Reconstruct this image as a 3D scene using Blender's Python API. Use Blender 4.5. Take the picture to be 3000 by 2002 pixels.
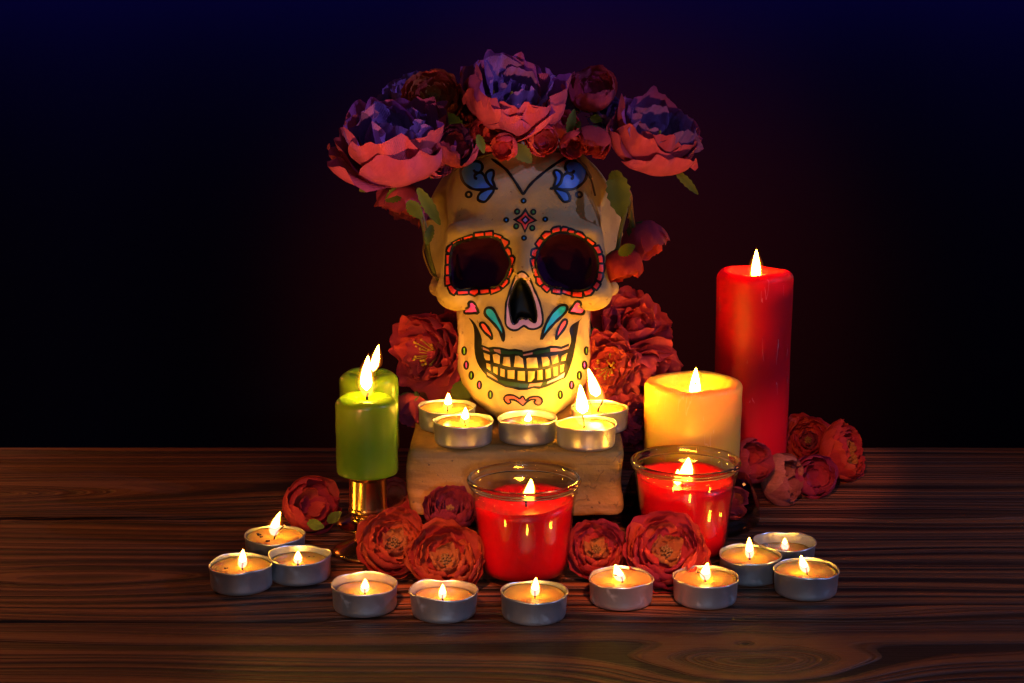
import bpy, math, random
import numpy as np
from mathutils import Vector, Matrix, Quaternion
from mathutils.bvhtree import BVHTree
from mathutils.geometry import delaunay_2d_cdt

sc = bpy.context.scene
COL = sc.collection
for o in list(bpy.data.objects):
    bpy.data.objects.remove(o)

# ------------------------------------------------------------------ camera
F_PX, PITCH, CAM_H = 4921.0, math.radians(11.895), 0.349
SP, CP = math.sin(PITCH), math.cos(PITCH)
CAM = Vector((0, 0, CAM_H))
cam = bpy.data.cameras.new('camera')
cam.sensor_width = 36.0
cam.lens = 36.0 * F_PX / 3000.0
cam.clip_start, cam.clip_end = 0.01, 50
camo = bpy.data.objects.new('camera', cam)
COL.objects.link(camo)
camo.location = CAM
camo.rotation_euler = (math.pi / 2 - PITCH, 0, 0)
sc.camera = camo
sc.render.resolution_x, sc.render.resolution_y = 1024, 683

# a pixel of the photograph at a given depth is a place in the room
def ray(px, py):
    u, v = (px - 1500) / F_PX, (py - 1001) / F_PX
    return Vector((u, CP - v * SP, -SP - v * CP))
def P(px, py, t):
    return CAM + ray(px, py) * t

# ------------------------------------------------------------------ world, lamps, exposure
w = bpy.data.worlds.new('World')
sc.world = w
w.use_nodes = True
bg = w.node_tree.nodes['Background']
bg.inputs[0].default_value = (0.25, 0.35, 1.0, 1)
bg.inputs[1].default_value = 0.006

def aim(o, target):
    o.rotation_euler = (Vector(target) - o.location).to_track_quat('-Z', 'Y').to_euler()

def spot(name, loc, target, energy, color, size_deg, blend, radius):
    l = bpy.data.lights.new(name, 'SPOT')
    l.energy, l.color, l.shadow_soft_size = energy, color, radius
    l.spot_size, l.spot_blend = math.radians(size_deg), blend
    o = bpy.data.objects.new(name, l)
    COL.objects.link(o)
    o.location = loc
    aim(o, target)

def area(name, loc, target, energy, color, sx, sy):
    l = bpy.data.lights.new(name, 'AREA')
    l.shape, l.size, l.size_y, l.energy, l.color = 'RECTANGLE', sx, sy, energy, color
    o = bpy.data.objects.new(name, l)
    COL.objects.link(o)
    o.location = loc
    aim(o, target)

KEY_E, FILL_E, BLUE_E, WARM_E, LOW_E = 24.0, 1.9, 11.0, 0.4, 1.4
spot('studio_spot_lamp', (1.30, 0.62, 0.80), (0.0, 1.02, 0.10), KEY_E, (0.36, 0.44, 1.0), 38, 0.6, 0.012)
area('soft_front_lamp', (0.15, -0.35, 0.9), (0.0, 0.95, 0.0), FILL_E, (0.62, 0.72, 1.0), 0.7, 0.5)
area('warm_side_fill', (-0.75, 0.35, 0.55), (0.0, 1.08, 0.10), WARM_E, (1.0, 0.40, 0.08), 0.5, 0.5)  # added fill lifting the shadows, no such source in the setting
spot('low_orange_fill', (-0.72, 0.66, 0.02), (-0.02, 1.10, 0.215), LOW_E, (1.0, 0.42, 0.08), 22, 0.5, 0.02)  # added orange fill from low left for temple and petals
spot('low_front_fill', (-0.35, 0.25, 0.22), (0.0, 0.97, 0.01), 3.6, (1.0, 0.50, 0.16), 27, 0.8, 0.05)  # added warm fill to brighten roses, jars and block front
spot('cool_front_fill', (0.08, -0.30, 0.30), (0.02, 0.88, -0.04), 13.0, (0.58, 0.74, 1.0), 20, 0.5, 0.04)  # added cool fill to brighten the tea light cup fronts
spot('violet_crown_fill', (0.95, 0.62, 0.85), (0.0, 1.10, 0.335), 40.0, (0.44, 0.38, 1.0), 11, 0.5, 0.012)  # extra violet fill, added only to lift the crown
# added fill spots brightening single flowers, not lamps of the setting
for _n, _l, _t, _e, _s in (('crown_left', (-0.10, .45, .04), P(1140, 440, 1.095), 29.4, 7.4), ('crown_top', (0.02, .45, .04), P(1500, 285, 1.11), 26.7, 5.6), ('crown_right', (0.12, .45, .04), P(1905, 425, 1.12), 19.5, 6.2),
                           ('roses_left', (-.12, .48, .42), P(1240, 1590, 1.0), 29.7, 11.0), ('roses_right', (.12, .48, .42), P(1860, 1600, 1.0), 29.7, 11.0), ('right_cluster', (.05, .45, .40), P(2390, 1350, 1.19), 20.4, 9.0),
                           ('peony_left', (-.30, .5, .14), P(1250, 1030, 1.15), 14.8, 8.0), ('peony_right', (.34, .5, .14), P(1850, 1030, 1.16), 17.6, 9.0), ('lone_rose', (-.20, .5, .40), P(915, 1480, 1.1), 11.4, 7.0)):
    spot('flower_fill_' + _n, _l, _t, _e, (1.0, 0.42, 0.24) if 'crown' in _n else (1.0, 0.30, 0.12), _s, 0.6, 0.012)
area('blue_backdrop_fill', (0.40, 1.64, 0.46), (0.40, 1.76, 0.46), BLUE_E, (0.03, 0.03, 1.0), 2.4, 0.03)  # added source that makes the navy gradient on the backdrop
spot('table_back_fill_left', (-0.62, 1.58, 0.30), (-0.22, 1.02, 0.0), 3.4, (1.0, 0.24, 0.04), 62, 0.8, 0.08)  # added fill warming the left of the table from behind
spot('table_back_fill_right', (0.85, 1.58, 0.34), (0.32, 1.0, 0.0), 2.4, (1.0, 0.30, 0.07), 62, 0.8, 0.08)  # added weaker fill for the right of the table
spot('backdrop_glow_fill', (0.02, 1.30, 0.12), (0.06, 1.76, 0.03), 14.0, (1.0, 0.14, 0.02), 86, 1.0, 0.05)  # added unseen source imitating a warm glow behind the skull
FLAME = 120.0
FLAME_COL = (1.0, 0.46, 0.03)

vs = sc.view_settings
vs.view_transform = 'Standard'
vs.look = 'None'
vs.exposure = 0.0
vs.gamma = 1.0
vs.use_curve_mapping = False
cy = sc.cycles
cy.use_denoising = True
cy.max_bounces = 10
cy.transparent_max_bounces = 24
cy.diffuse_bounces = 4
cy.glossy_bounces = 4
cy.transmission_bounces = 8
cy.caustics_reflective = False
cy.caustics_refractive = False
cy.sample_clamp_indirect = 4.0
cy.use_light_tree = True

# ------------------------------------------------------------------ helpers
def PZ(px, py, z):
    d = ray(px, py)
    return CAM + d * ((z - CAM_H) / d.z)

def mesh(name, verts, faces, mat=None, smooth=True, s=0.001):
    m = bpy.data.meshes.new(name)
    m.from_pydata([(a * s, b * s, c * s) for a, b, c in verts], [], faces)
    if smooth:
        m.polygons.foreach_set('use_smooth', [True] * len(m.polygons))
    if mat:
        m.materials.append(mat)
    m.update()
    return m
def obj(name, me, parent=None, loc=(0, 0, 0), rot=None, scale=None):
    o = bpy.data.objects.new(name, me)
    COL.objects.link(o)
    if parent:
        o.parent = parent
    o.location = loc
    if rot is not None:
        o.rotation_mode = 'QUATERNION'
        o.rotation_quaternion = rot
    if scale is not None:
        o.scale = scale if hasattr(scale, '__len__') else (scale,) * 3
    return o
def tag(o, label=None, cat=None, group=None, kind=None):
    if label: o['label'] = label
    if cat: o['category'] = cat
    if group: o['group'] = group
    if kind: o['kind'] = kind
    return o
def thing(name, loc, label, cat, group=None, rot=None):
    return tag(obj(name, None, None, loc, rot), label, cat, group)

class MB:
    def __init__(s): s.v, s.f = [], []
    def add(s, v, f):
        n = len(s.v); s.v += list(v); s.f += [tuple(i + n for i in q) for q in f]
    def lathe(s, prof, n=48, wob=None, cx=0, cy=0, closed=False):
        v, f = [], []
        for k, (r, z) in enumerate(prof):
            for i in range(n):
                a = 2 * math.pi * i / n
                rr, zz = (r, z) if wob is None else wob(r, z, a, k)
                v.append((cx + rr * math.cos(a), cy + rr * math.sin(a), zz))
        m = len(prof)
        for k in range(m if closed else m - 1):
            k2 = (k + 1) % m
            for i in range(n):
                j = (i + 1) % n
                f.append((k * n + i, k * n + j, k2 * n + j, k2 * n + i))
        s.add(v, f)
        return s
    def tube(s, pts, rad, n=8, cap=True):
        pts = [Vector(p) for p in pts]
        v, f = [], []
        up = Vector((0.3, 0.2, 0.9)).normalized()
        for k, p in enumerate(pts):
            d = (pts[min(k + 1, len(pts) - 1)] - pts[max(k - 1, 0)]).normalized()
            a = d.cross(up)
            if a.length < 1e-4: a = d.cross(Vector((1, 0, 0)))
            a.normalize(); b = d.cross(a)
            r = rad[k] if hasattr(rad, '__len__') else rad
            for i in range(n):
                t = 2 * math.pi * i / n
                v.append(tuple(p + a * (r * math.cos(t)) + b * (r * math.sin(t))))
        for k in range(len(pts) - 1):
            for i in range(n):
                j = (i + 1) % n
                f.append((k * n + i, k * n + j, (k + 1) * n + j, (k + 1) * n + i))
        if cap:
            f.append(tuple(range(n))[::-1]); f.append(tuple((len(pts) - 1) * n + i for i in range(n)))
        s.add(v, f)
        return s
    def blob(s, c, r, rng=None, n=6, m=4):
        v, f = [], []
        for k in range(m + 1):
            th = math.pi * k / m
            for i in range(n):
                a = 2 * math.pi * i / n
                j = 1 if rng is None else rng.uniform(.8, 1.2)
                v.append((c[0] + r[0] * j * math.sin(th) * math.cos(a), c[1] + r[1] * j * math.sin(th) * math.sin(a), c[2] + r[2] * math.cos(th)))
        for k in range(m):
            for i in range(n):
                q = (i + 1) % n
                f.append((k * n + i, (k + 1) * n + i, (k + 1) * n + q, k * n + q))
        s.add(v, f)
        return s
    def build(s, name, mat, parent=None, loc=(0, 0, 0), smooth=True, rot=None):
        return obj(name, mesh(name, s.v, s.f, mat, smooth), parent, loc, rot)
    def me(s, name, mat, smooth=True):
        return mesh(name, s.v, s.f, mat, smooth)

def smooth_path(pts, n=6, closed=False):
    """Catmull-Rom through 2-D or 3-D points"""
    out, m = [], len(pts)
    rng = range(m) if closed else range(m - 1)
    for i in rng:
        g = (lambda k: pts[k % m]) if closed else (lambda k: pts[min(max(k, 0), m - 1)])
        p0, p1, p2, p3 = g(i - 1), g(i), g(i + 1), g(i + 2)
        for k in range(n):
            t = k / n
            out.append(tuple(0.5 * (2 * b + (c - a) * t + (2 * a - 5 * b + 4 * c - d) * t * t + (3 * b - a - 3 * c + d) * t ** 3)
                             for a, b, c, d in zip(p0, p1, p2, p3)))
    if not closed:
        out.append(tuple(pts[-1]))
    return out

# ------------------------------------------------------------------ materials
class NT:
    def __init__(s, name):
        s.m = bpy.data.materials.new(name); s.m.use_nodes = True
        s.t = s.m.node_tree; s.n = s.t.nodes; s.n.clear()
        s.out = s.n.new('ShaderNodeOutputMaterial')
    def new(s, kind, **kw):
        n = s.n.new('ShaderNode' + kind)
        for k, v in kw.items():
            if k in n.inputs.keys() if isinstance(k, str) else False: n.inputs[k].default_value = v
            else: setattr(n, k, v)
        return n
    def link(s, a, b): s.t.links.new(a, b)
    def val(s, inp, v):
        if hasattr(v, 'is_output') : s.link(v, inp)
        else: inp.default_value = v
    def math(s, op, a, b=0.0, c=None, clamp=False):
        n = s.new('Math', operation=op, use_clamp=clamp)
        s.val(n.inputs[0], a); s.val(n.inputs[1], b)
        if c is not None: s.val(n.inputs[2], c)
        return n.outputs[0]
    def noise(s, scale, detail=4, rough=.55, vec=None, dist=0.0):
        n = s.new('TexNoise'); n.inputs['Scale'].default_value = scale
        n.inputs['Detail'].default_value = detail; n.inputs['Roughness'].default_value = rough
        n.inputs['Distortion'].default_value = dist
        if vec is not None: s.link(vec, n.inputs['Vector'])
        return n.outputs['Fac']
    def ramp(s, fac, stops):
        n = s.new('ValToRGB'); el = n.color_ramp.elements
        while len(el) < len(stops): el.new(0.5)
        for e, (p, c) in zip(el, stops):
            e.position = p; e.color = (*c, 1) if len(c) == 3 else c
        s.link(fac, n.inputs[0])
        return n.outputs['Color']
    def mix(s, fac, a, b, blend='MIX'):
        n = s.new('Mix', data_type='RGBA', blend_type=blend)
        s.val(n.inputs[0], fac); s.val(n.inputs[6], a if hasattr(a, 'is_output') else (*a[:3], 1)); s.val(n.inputs[7], b if hasattr(b, 'is_output') else (*b[:3], 1))
        return n.outputs[2]
    def bump(s, h, strength, dist):
        n = s.new('Bump'); n.inputs['Strength'].default_value = strength; n.inputs['Distance'].default_value = dist
        s.link(h, n.inputs['Height'])
        return n.outputs[0]
    def obj_co(s):
        return s.new('TexCoord').outputs['Object']
    def bsdf(s, color=None, rough=.5, metal=0., normal=None, **kw):
        b = s.new('BsdfPrincipled')
        if color is not None: s.val(b.inputs['Base Color'], color if hasattr(color, 'is_output') else (*color, 1))
        s.val(b.inputs['Roughness'], rough); b.inputs['Metallic'].default_value = metal
        if normal is not None: s.link(normal, b.inputs['Normal'])
        for k, v in kw.items(): s.val(b.inputs[k.replace('_', ' ')], v)
        return b
    def done(s, shader):
        s.link(shader.outputs[0] if hasattr(shader, 'outputs') else shader, s.out.inputs['Surface'])
        return s.m

def mat_wax(name, color, radius, scale=0.01, weight=1.0, rough=.35, mottled=.15, color2=None, scratch=0.0, coat=.0, spec=.25):
    t = NT(name); co = t.obj_co()
    n = t.noise(90, 5, .6, co); n2 = t.noise(900, 2, .5, co)
    c = t.mix(t.math('MULTIPLY', n, mottled), color, color2 or tuple(x * .6 for x in color))
    h = t.math('ADD', t.math('MULTIPLY', n, .7), t.math('MULTIPLY', n2, .3))
    if scratch:
        mp = t.new('Mapping'); mp.inputs['Scale'].default_value = (60, 60, 9); t.link(co, mp.inputs[0])
        vo = t.new('TexVoronoi', feature='DISTANCE_TO_EDGE'); vo.inputs['Scale'].default_value = 1.0
        nd = t.new('TexNoise'); nd.inputs['Scale'].default_value = 3; t.link(mp.outputs[0], nd.inputs['Vector'])
        va = t.new('VectorMath', operation='ADD'); t.link(mp.outputs[0], va.inputs[0]); t.link(nd.outputs['Color'], va.inputs[1])
        t.link(va.outputs[0], vo.inputs['Vector'])
        cr = t.math('LESS_THAN', vo.outputs['Distance'], .012)
        msk = t.math('GREATER_THAN', t.noise(35, 2, .5, co), .55)
        cr = t.math('MULTIPLY', cr, msk)
        c = t.mix(t.math('MULTIPLY', cr, scratch), c, tuple(min(1, x * .4 + .5) for x in color))
    b = t.bsdf(c, rough, 0, t.bump(h, .25, .0006), Subsurface_Weight=weight, Subsurface_Radius=radius, Subsurface_Scale=scale, Coat_Weight=coat, Coat_Roughness=.25, Specular_IOR_Level=spec)
    return t.done(b)

def mat_simple(name, color, rough=.5, metal=0., noise_scale=None, amount=.3, bump=0., spec=.5):
    t = NT(name); c = color; nrm = None
    if noise_scale:
        n = t.noise(noise_scale, 5, .6, t.obj_co())
        c = t.mix(t.math('MULTIPLY', n, amount), color, tuple(x * .35 for x in color))
        if bump: nrm = t.bump(n, .6, bump)
    return t.done(t.bsdf(c, rough, metal, nrm, Specular_IOR_Level=spec))

def mat_aluminium(name):
    t = NT(name); co = t.obj_co()
    n = t.noise(170, 4, .6, co)
    mp = t.new('Mapping'); mp.inputs['Scale'].default_value = (1500, 1500, 40); t.link(co, mp.inputs[0])
    br = t.noise(1, 3, .6, mp.outputs[0])
    smear = t.ramp(t.noise(140, 6, .65, co), [(.58, (0, 0, 0)), (.68, (1, 1, 1))])
    c = t.mix(t.math('MULTIPLY', n, .6), (.80, .80, .82), (.45, .45, .48))
    met = t.bsdf(c, t.math('ADD', t.math('MULTIPLY', n, .22), .24), 1.0, t.bump(br, .18, .0002))
    wx = t.bsdf((.46, .47, .52), .5, 0., t.bump(n, .5, .0004))
    m = t.new('MixShader'); t.link(t.math('ADD', t.math('MULTIPLY', smear, .38), .14), m.inputs[0]); t.link(met.outputs[0], m.inputs[1]); t.link(wx.outputs[0], m.inputs[2])
    return t.done(m)

def mat_brass(name):
    t = NT(name); co = t.obj_co()
    n = t.noise(120, 5, .6, co)
    c = t.mix(n, (.85, .52, .20), (.55, .30, .10))
    return t.done(t.bsdf(c, t.math('ADD', t.math('MULTIPLY', n, .22), .12), 1.0, t.bump(n, .12, .0004)))

def mat_glass(name, tint, ior=1.5, rough=.015):
    """thin clear glass: Fresnel mix of a straight-through pass and a mirror"""
    t = NT(name)
    tr = t.new('BsdfTransparent'); tr.inputs[0].default_value = (*tint, 1)
    n = t.noise(60, 3, .6, t.obj_co())
    bp = t.bump(n, .06, .001)
    gl = t.new('BsdfGlossy'); gl.inputs['Roughness'].default_value = rough; t.link(bp, gl.inputs['Normal'])
    lw = t.new('LayerWeight'); lw.inputs['Blend'].default_value = .5; t.link(bp, lw.inputs['Normal'])
    f0 = ((ior - 1) / (ior + 1)) ** 2
    fr = t.math('ADD', t.math('MULTIPLY', t.math('POWER', lw.outputs['Facing'], 5.0), 1 - f0), f0)   # Schlick
    m = t.new('MixShader'); t.link(fr, m.inputs[0]); t.link(tr.outputs[0], m.inputs[1]); t.link(gl.outputs[0], m.inputs[2])
    return t.done(m)

def mat_petal(name, base, tip, trans=.42, vein=.25, inner=None):
    t = NT(name)
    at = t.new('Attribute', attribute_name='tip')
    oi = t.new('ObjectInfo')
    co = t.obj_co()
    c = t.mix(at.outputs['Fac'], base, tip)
    if inner:   # inner face tinted apart: cool light painted into the petal colour
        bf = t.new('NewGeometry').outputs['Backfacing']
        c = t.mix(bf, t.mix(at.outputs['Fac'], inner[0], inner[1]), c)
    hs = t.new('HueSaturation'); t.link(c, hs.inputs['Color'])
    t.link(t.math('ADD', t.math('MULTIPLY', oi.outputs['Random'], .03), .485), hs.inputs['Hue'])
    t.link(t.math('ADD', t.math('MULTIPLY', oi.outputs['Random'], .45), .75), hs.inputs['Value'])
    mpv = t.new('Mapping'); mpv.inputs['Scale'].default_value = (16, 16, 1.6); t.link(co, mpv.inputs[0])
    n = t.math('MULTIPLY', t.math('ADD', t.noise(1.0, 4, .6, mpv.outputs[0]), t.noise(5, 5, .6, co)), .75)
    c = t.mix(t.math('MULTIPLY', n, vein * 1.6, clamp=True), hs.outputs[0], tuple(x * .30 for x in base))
    wv = t.new('TexWave', wave_type='BANDS', bands_direction='X'); wv.inputs['Scale'].default_value = 22; wv.inputs['Distortion'].default_value = 1.5
    t.link(co, wv.inputs['Vector'])
    wv2 = t.new('TexWave', wave_type='BANDS', bands_direction='Z'); wv2.inputs['Scale'].default_value = 26; t.link(co, wv2.inputs['Vector'])
    h = t.math('ADD', t.math('ADD', wv.outputs['Fac'], wv2.outputs['Fac']), t.math('MULTIPLY', t.noise(4.5, 5, .65, co), 7.0))
    nrm = t.bump(h, .6, .0007)
    d = t.bsdf(c, .75, 0., nrm, Specular_IOR_Level=.25, Sheen_Weight=.04)
    tl = t.new('BsdfTranslucent'); t.link(c, tl.inputs[0]); t.link(nrm, tl.inputs['Normal'])
    m = t.new('MixShader'); m.inputs[0].default_value = trans
    t.link(d.outputs[0], m.inputs[1]); t.link(tl.outputs[0], m.inputs[2])
    return t.done(m)

def mat_emit(name, color, strength):
    t = NT(name); e = t.new('Emission'); e.inputs[0].default_value = (*color, 1); e.inputs[1].default_value = strength
    return t.done(e)

def mat_flame_shell(name, color, strength):
    t = NT(name)
    e = t.new('Emission'); e.inputs[0].default_value = (*color, 1); e.inputs[1].default_value = strength
    tr = t.new('BsdfTransparent')
    a = t.new('AddShader'); t.link(e.outputs[0], a.inputs[0]); t.link(tr.outputs[0], a.inputs[1])
    m = t.done(a)
    m.cycles.emission_sampling = 'NONE'
    return m

def mat_wood(name, knots, seed):
    """stained brushed softwood: grain lines bend round the knots"""
    t = NT(name); co = t.obj_co()
    sx = t.new('SeparateXYZ'); t.link(co, sx.inputs[0])
    x, y = sx.outputs[0], sx.outputs[1]
    mp = t.new('Mapping'); mp.inputs['Scale'].default_value = (2.2, 9, 1); mp.inputs['Location'].default_value = (seed * 3.1, seed * 1.7, 0); t.link(co, mp.inputs[0])
    wob = t.math('MULTIPLY', t.math('SUBTRACT', t.noise(1.0, 3, .5, mp.outputs[0]), .5), .018)
    yy = t.math('ADD', y, wob)
    field = yy
    for (kx, ky, sig, asp) in knots:
        dx = t.math('SUBTRACT', x, kx); dy = t.math('SUBTRACT', yy, ky)
        wgt = t.math('POWER', 2.718, t.math('MULTIPLY', t.math('POWER', t.math('ABSOLUTE', t.math('DIVIDE', dx, sig)), 2.0), -1.0))
        ex = t.math('MULTIPLY', t.math('MULTIPLY', dx, asp), wgt)
        r = t.math('SQRT', t.math('ADD', t.math('MULTIPLY', dy, dy), t.math('MULTIPLY', ex, ex)))
        near = t.math('POWER', 2.718, t.math('MULTIPLY', t.math('ADD', t.math('POWER', t.math('ABSOLUTE', t.math('DIVIDE', dx, sig * 1.6)), 2.0), t.math('POWER', t.math('ABSOLUTE', t.math('DIVIDE', dy, .05)), 2.0)), -1.0))
        field = t.math('ADD', t.math('MULTIPLY', field, t.math('SUBTRACT', 1.0, near)), t.math('MULTIPLY', t.math('ADD', r, ky), near))
    mp3 = t.new('Mapping'); mp3.inputs['Scale'].default_value = (.7, 6, 1); t.link(co, mp3.inputs[0])
    vari = t.noise(1.0, 3, .5, mp3.outputs[0])
    fq = t.math('ADD', t.math('MULTIPLY', field, 100.0), t.math('MULTIPLY', vari, 13.0))
    cxv = t.new('CombineXYZ'); t.link(fq, cxv.inputs[0])
    rings = t.noise(1.0, 3.5, .62, cxv.outputs[0])
    mp2 = t.new('Mapping'); mp2.inputs['Scale'].default_value = (9, 700, 1); t.link(co, mp2.inputs[0])
    fib = t.noise(1.0, 4, .65, mp2.outputs[0])
    line = t.ramp(rings, [(.44, (0, 0, 0)), (.49, (.35, .35, .35)), (.54, (.9, .9, .9)), (.66, (1, 1, 1))])
    tone = (.85, 1.15, .95)[seed - 1]
    c = t.mix(line, (.004, .002, .0017), (.37 * tone, .105 * tone, .032 * tone))
    c = t.mix(t.math('MULTIPLY', fib, .5), c, (.035, .014, .009))
    stain = t.noise(3.0, 4, .6, co)
    c = t.mix(t.math('MULTIPLY', stain, .45), c, (.03, .012, .008))
    dust = t.math('GREATER_THAN', t.noise(620, 1, .5, co), .79)
    c = t.mix(t.math('MULTIPLY', dust, .35), c, (.30, .28, .26))
    h = t.math('ADD', t.math('MULTIPLY', line, 1.0), t.math('MULTIPLY', fib, .35))
    rough = t.math('ADD', t.math('MULTIPLY', fib, .25), .42)
    return t.done(t.bsdf(c, rough, 0., t.bump(h, 1.0, .0028), Specular_IOR_Level=.32))

def mat_bone(name):
    t = NT(name); co = t.obj_co()
    n = t.noise(45, 6, .62, co); n2 = t.noise(380, 3, .6, co); n3 = t.noise(14, 4, .6, co)
    c = t.mix(n, (.52, .365, .17), (.38, .25, .10))
    c = t.mix(t.ramp(n3, [(.5, (0, 0, 0)), (.75, (.6, .6, .6))]), c, (.29, .19, .09))
    pit = t.math('GREATER_THAN', t.noise(230, 2, .5, co), .72)
    c = t.mix(t.math('MULTIPLY', pit, .6), c, (.20, .10, .05))
    h = t.math('ADD', t.math('MULTIPLY', n, 1.0), t.math('ADD', t.math('MULTIPLY', n2, .12), t.math('MULTIPLY', pit, -.25)))
    return t.done(t.bsdf(c, .58, 0., t.bump(h, .8, .0022), Specular_IOR_Level=.22))

def mat_clay(name):
    t = NT(name); co = t.obj_co()
    n = t.noise(30, 6, .62, co); n2 = t.noise(420, 3, .6, co)
    mp = t.new('Mapping'); mp.inputs['Scale'].default_value = (9, 9, 95); t.link(co, mp.inputs[0])
    st = t.noise(1.0, 4, .6, mp.outputs[0])
    c = t.mix(n, (.45, .23, .055), (.26, .125, .03))
    c = t.mix(t.ramp(st, [(.46, (0, 0, 0)), (.56, (.8, .8, .8))]), c, (.20, .10, .03))
    pit = t.math('GREATER_THAN', t.noise(260, 3, .6, co), .68)
    c = t.mix(t.math('MULTIPLY', pit, .7), c, (.06, .03, .015))
    mp2 = t.new('Mapping'); mp2.inputs['Scale'].default_value = (16, 16, 10); t.link(co, mp2.inputs[0])
    va = t.new('VectorMath', operation='ADD'); nn = t.new('TexNoise'); nn.inputs['Scale'].default_value = 40; t.link(co, nn.inputs['Vector'])
    sc_ = t.new('VectorMath', operation='SCALE'); sc_.inputs['Scale'].default_value = .35; t.link(nn.outputs['Color'], sc_.inputs[0])
    t.link(mp2.outputs[0], va.inputs[0]); t.link(sc_.outputs[0], va.inputs[1])
    vo = t.new('TexVoronoi', feature='DISTANCE_TO_EDGE'); vo.inputs['Scale'].default_value = 1.0; t.link(va.outputs[0], vo.inputs['Vector'])
    crk = t.math('MULTIPLY', t.math('LESS_THAN', vo.outputs['Distance'], .004), t.math('GREATER_THAN', n, .5))
    c = t.mix(t.math('MULTIPLY', crk, .35), c, (.04, .02, .01))
    h = t.math('SUBTRACT', t.math('ADD', t.math('MULTIPLY', n, 1.0), t.math('MULTIPLY', n2, .2)), t.math('ADD', t.math('MULTIPLY', pit, .3), t.math('MULTIPLY', crk, .6)))
    return t.done(t.bsdf(c, .62, 0., t.bump(h, .9, .0026), Specular_IOR_Level=.35))

def mat_paint(name, color, rough=.4, spec=.4):
    t = NT(name)
    n = t.noise(260, 4, .6, t.obj_co())
    c = t.mix(t.math('MULTIPLY', n, .35), color, tuple(x * .7 for x in color))
    return t.done(t.bsdf(c, rough, 0., t.bump(n, .2, .0003), Specular_IOR_Level=spec))

M = {}
M['bone'] = mat_bone('aged_plaster')
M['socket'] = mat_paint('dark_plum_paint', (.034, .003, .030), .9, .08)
M['black'] = mat_paint('black_paint', (.004, .004, .005), .45, .3)
M['red'] = mat_paint('scarlet_paint', (.85, .045, .035))
M['blue'] = mat_paint('blue_paint', (.05, .20, .75))
M['sky'] = mat_paint('bright_blue_paint', (.0, .30, 1.0))
M['green'] = mat_paint('green_paint', (.02, .20, .03))
M['lime'] = mat_paint('lime_paint', (.16, .48, .03))
M['pink'] = mat_paint('pink_paint', (.85, .09, .95))
M['teal'] = mat_paint('teal_paint', (.01, .40, .95))
M['coral'] = mat_paint('coral_paint', (.86, .10, .09))
M['lilac'] = mat_paint('lilac_paint', (.45, .27, .60))
M['gum'] = mat_paint('dark_green_paint', (.006, .035, .014))
M['gum_pink'] = mat_paint('dull_pink_paint', (.36, .16, .17))
M['tooth'] = mat_paint('ivory_tooth', (.50, .33, .12), .35)
M['alu'] = mat_aluminium('brushed_aluminium')
M['wax'] = mat_wax('ivory_wax', (.52, .30, .085), (1.0, .5, .2), .005, 1.0, .25, .35, (.38, .18, .04), coat=.3, spec=.5)
M['wick'] = mat_simple('charred_wick', (.012, .009, .008), .9)
M['ember'] = mat_emit('glowing_wick_tip', (1, .25, .04), 4.0)
for _k, _f in (('table', .8), ('brick', 2.7), ('pillar', 1.65), ('jar', .9)):
    M['core_' + _k] = mat_emit('flame_core_' + _k, FLAME_COL, FLAME * _f)
M['shell'] = mat_flame_shell('flame_edge_glow', (1.0, .40, .06), .60)
M['halo'] = mat_flame_shell('flame_halo', (1.0, .24, .02), .30)
M['glow'] = mat_flame_shell('flame_outer_halo', (1.0, .18, .01), .05)
M['blueflame'] = mat_flame_shell('blue_flame_base', (.12, .22, 1.0), .30)
M['debris'] = mat_simple('burnt_match_crumb', (.03, .018, .01), .8)
M['red_wax'] = mat_wax('red_wax', (.52, .003, .014), (1.0, .06, .05), .026, 1.0, .48, .2, (.40, .0, .008), scratch=.35)
M['jar_wax'] = mat_wax('crimson_wax', (.52, .002, .008), (1.0, .05, .05), .014, 1.0, .3, .2, (.5, .0, .01))
M['yellow_wax'] = mat_wax('honey_wax', (.56, .355, .075), (1.0, .55, .15), .030, 1.0, .38, .3, (.75, .33, .05), scratch=.25)
M['green_wax'] = mat_wax('olive_green_wax', (.115, .205, .008), (.55, 1.0, .12), .008, 1.0, .28, .25, (.14, .24, .01))
M['brass'] = mat_brass('polished_brass')
M['glass'] = mat_glass('clear_jar_glass', (.965, .95, .93))
_t = NT('solid_rim_glass'); _g = _t.new('BsdfGlass'); _g.inputs['IOR'].default_value = 1.47; _g.inputs['Roughness'].default_value = .02; _g.inputs['Color'].default_value = (.97, .95, .92, 1)
M['rim'] = _t.done(_g)
M['dish'] = mat_glass('thick_amber_glass', (.55, .40, .28), 1.7)
M['clay'] = mat_clay('worn_clay')
VIO = ((.10, .02, .16), (.34, .13, .52))  # violet of the cool light, painted into inner petal faces
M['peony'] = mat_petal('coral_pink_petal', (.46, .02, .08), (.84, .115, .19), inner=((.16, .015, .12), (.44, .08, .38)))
M['peony_in'] = mat_petal('violet_petal', (.20, .03, .22), (.46, .17, .55), inner=VIO)  # inner peony layers coloured as by violet light; also purple blooms
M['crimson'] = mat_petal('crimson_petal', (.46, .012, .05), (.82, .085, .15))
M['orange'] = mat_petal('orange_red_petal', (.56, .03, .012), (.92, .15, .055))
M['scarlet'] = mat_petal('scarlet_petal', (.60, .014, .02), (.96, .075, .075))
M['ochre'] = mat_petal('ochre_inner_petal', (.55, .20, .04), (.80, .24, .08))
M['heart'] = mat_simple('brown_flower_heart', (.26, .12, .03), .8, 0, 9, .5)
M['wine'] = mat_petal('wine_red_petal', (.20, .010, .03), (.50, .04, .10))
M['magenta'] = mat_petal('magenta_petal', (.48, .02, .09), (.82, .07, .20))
M['palepink'] = mat_petal('pale_coral_petal', (.78, .12, .12), (.94, .32, .27), .3, .5)
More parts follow.
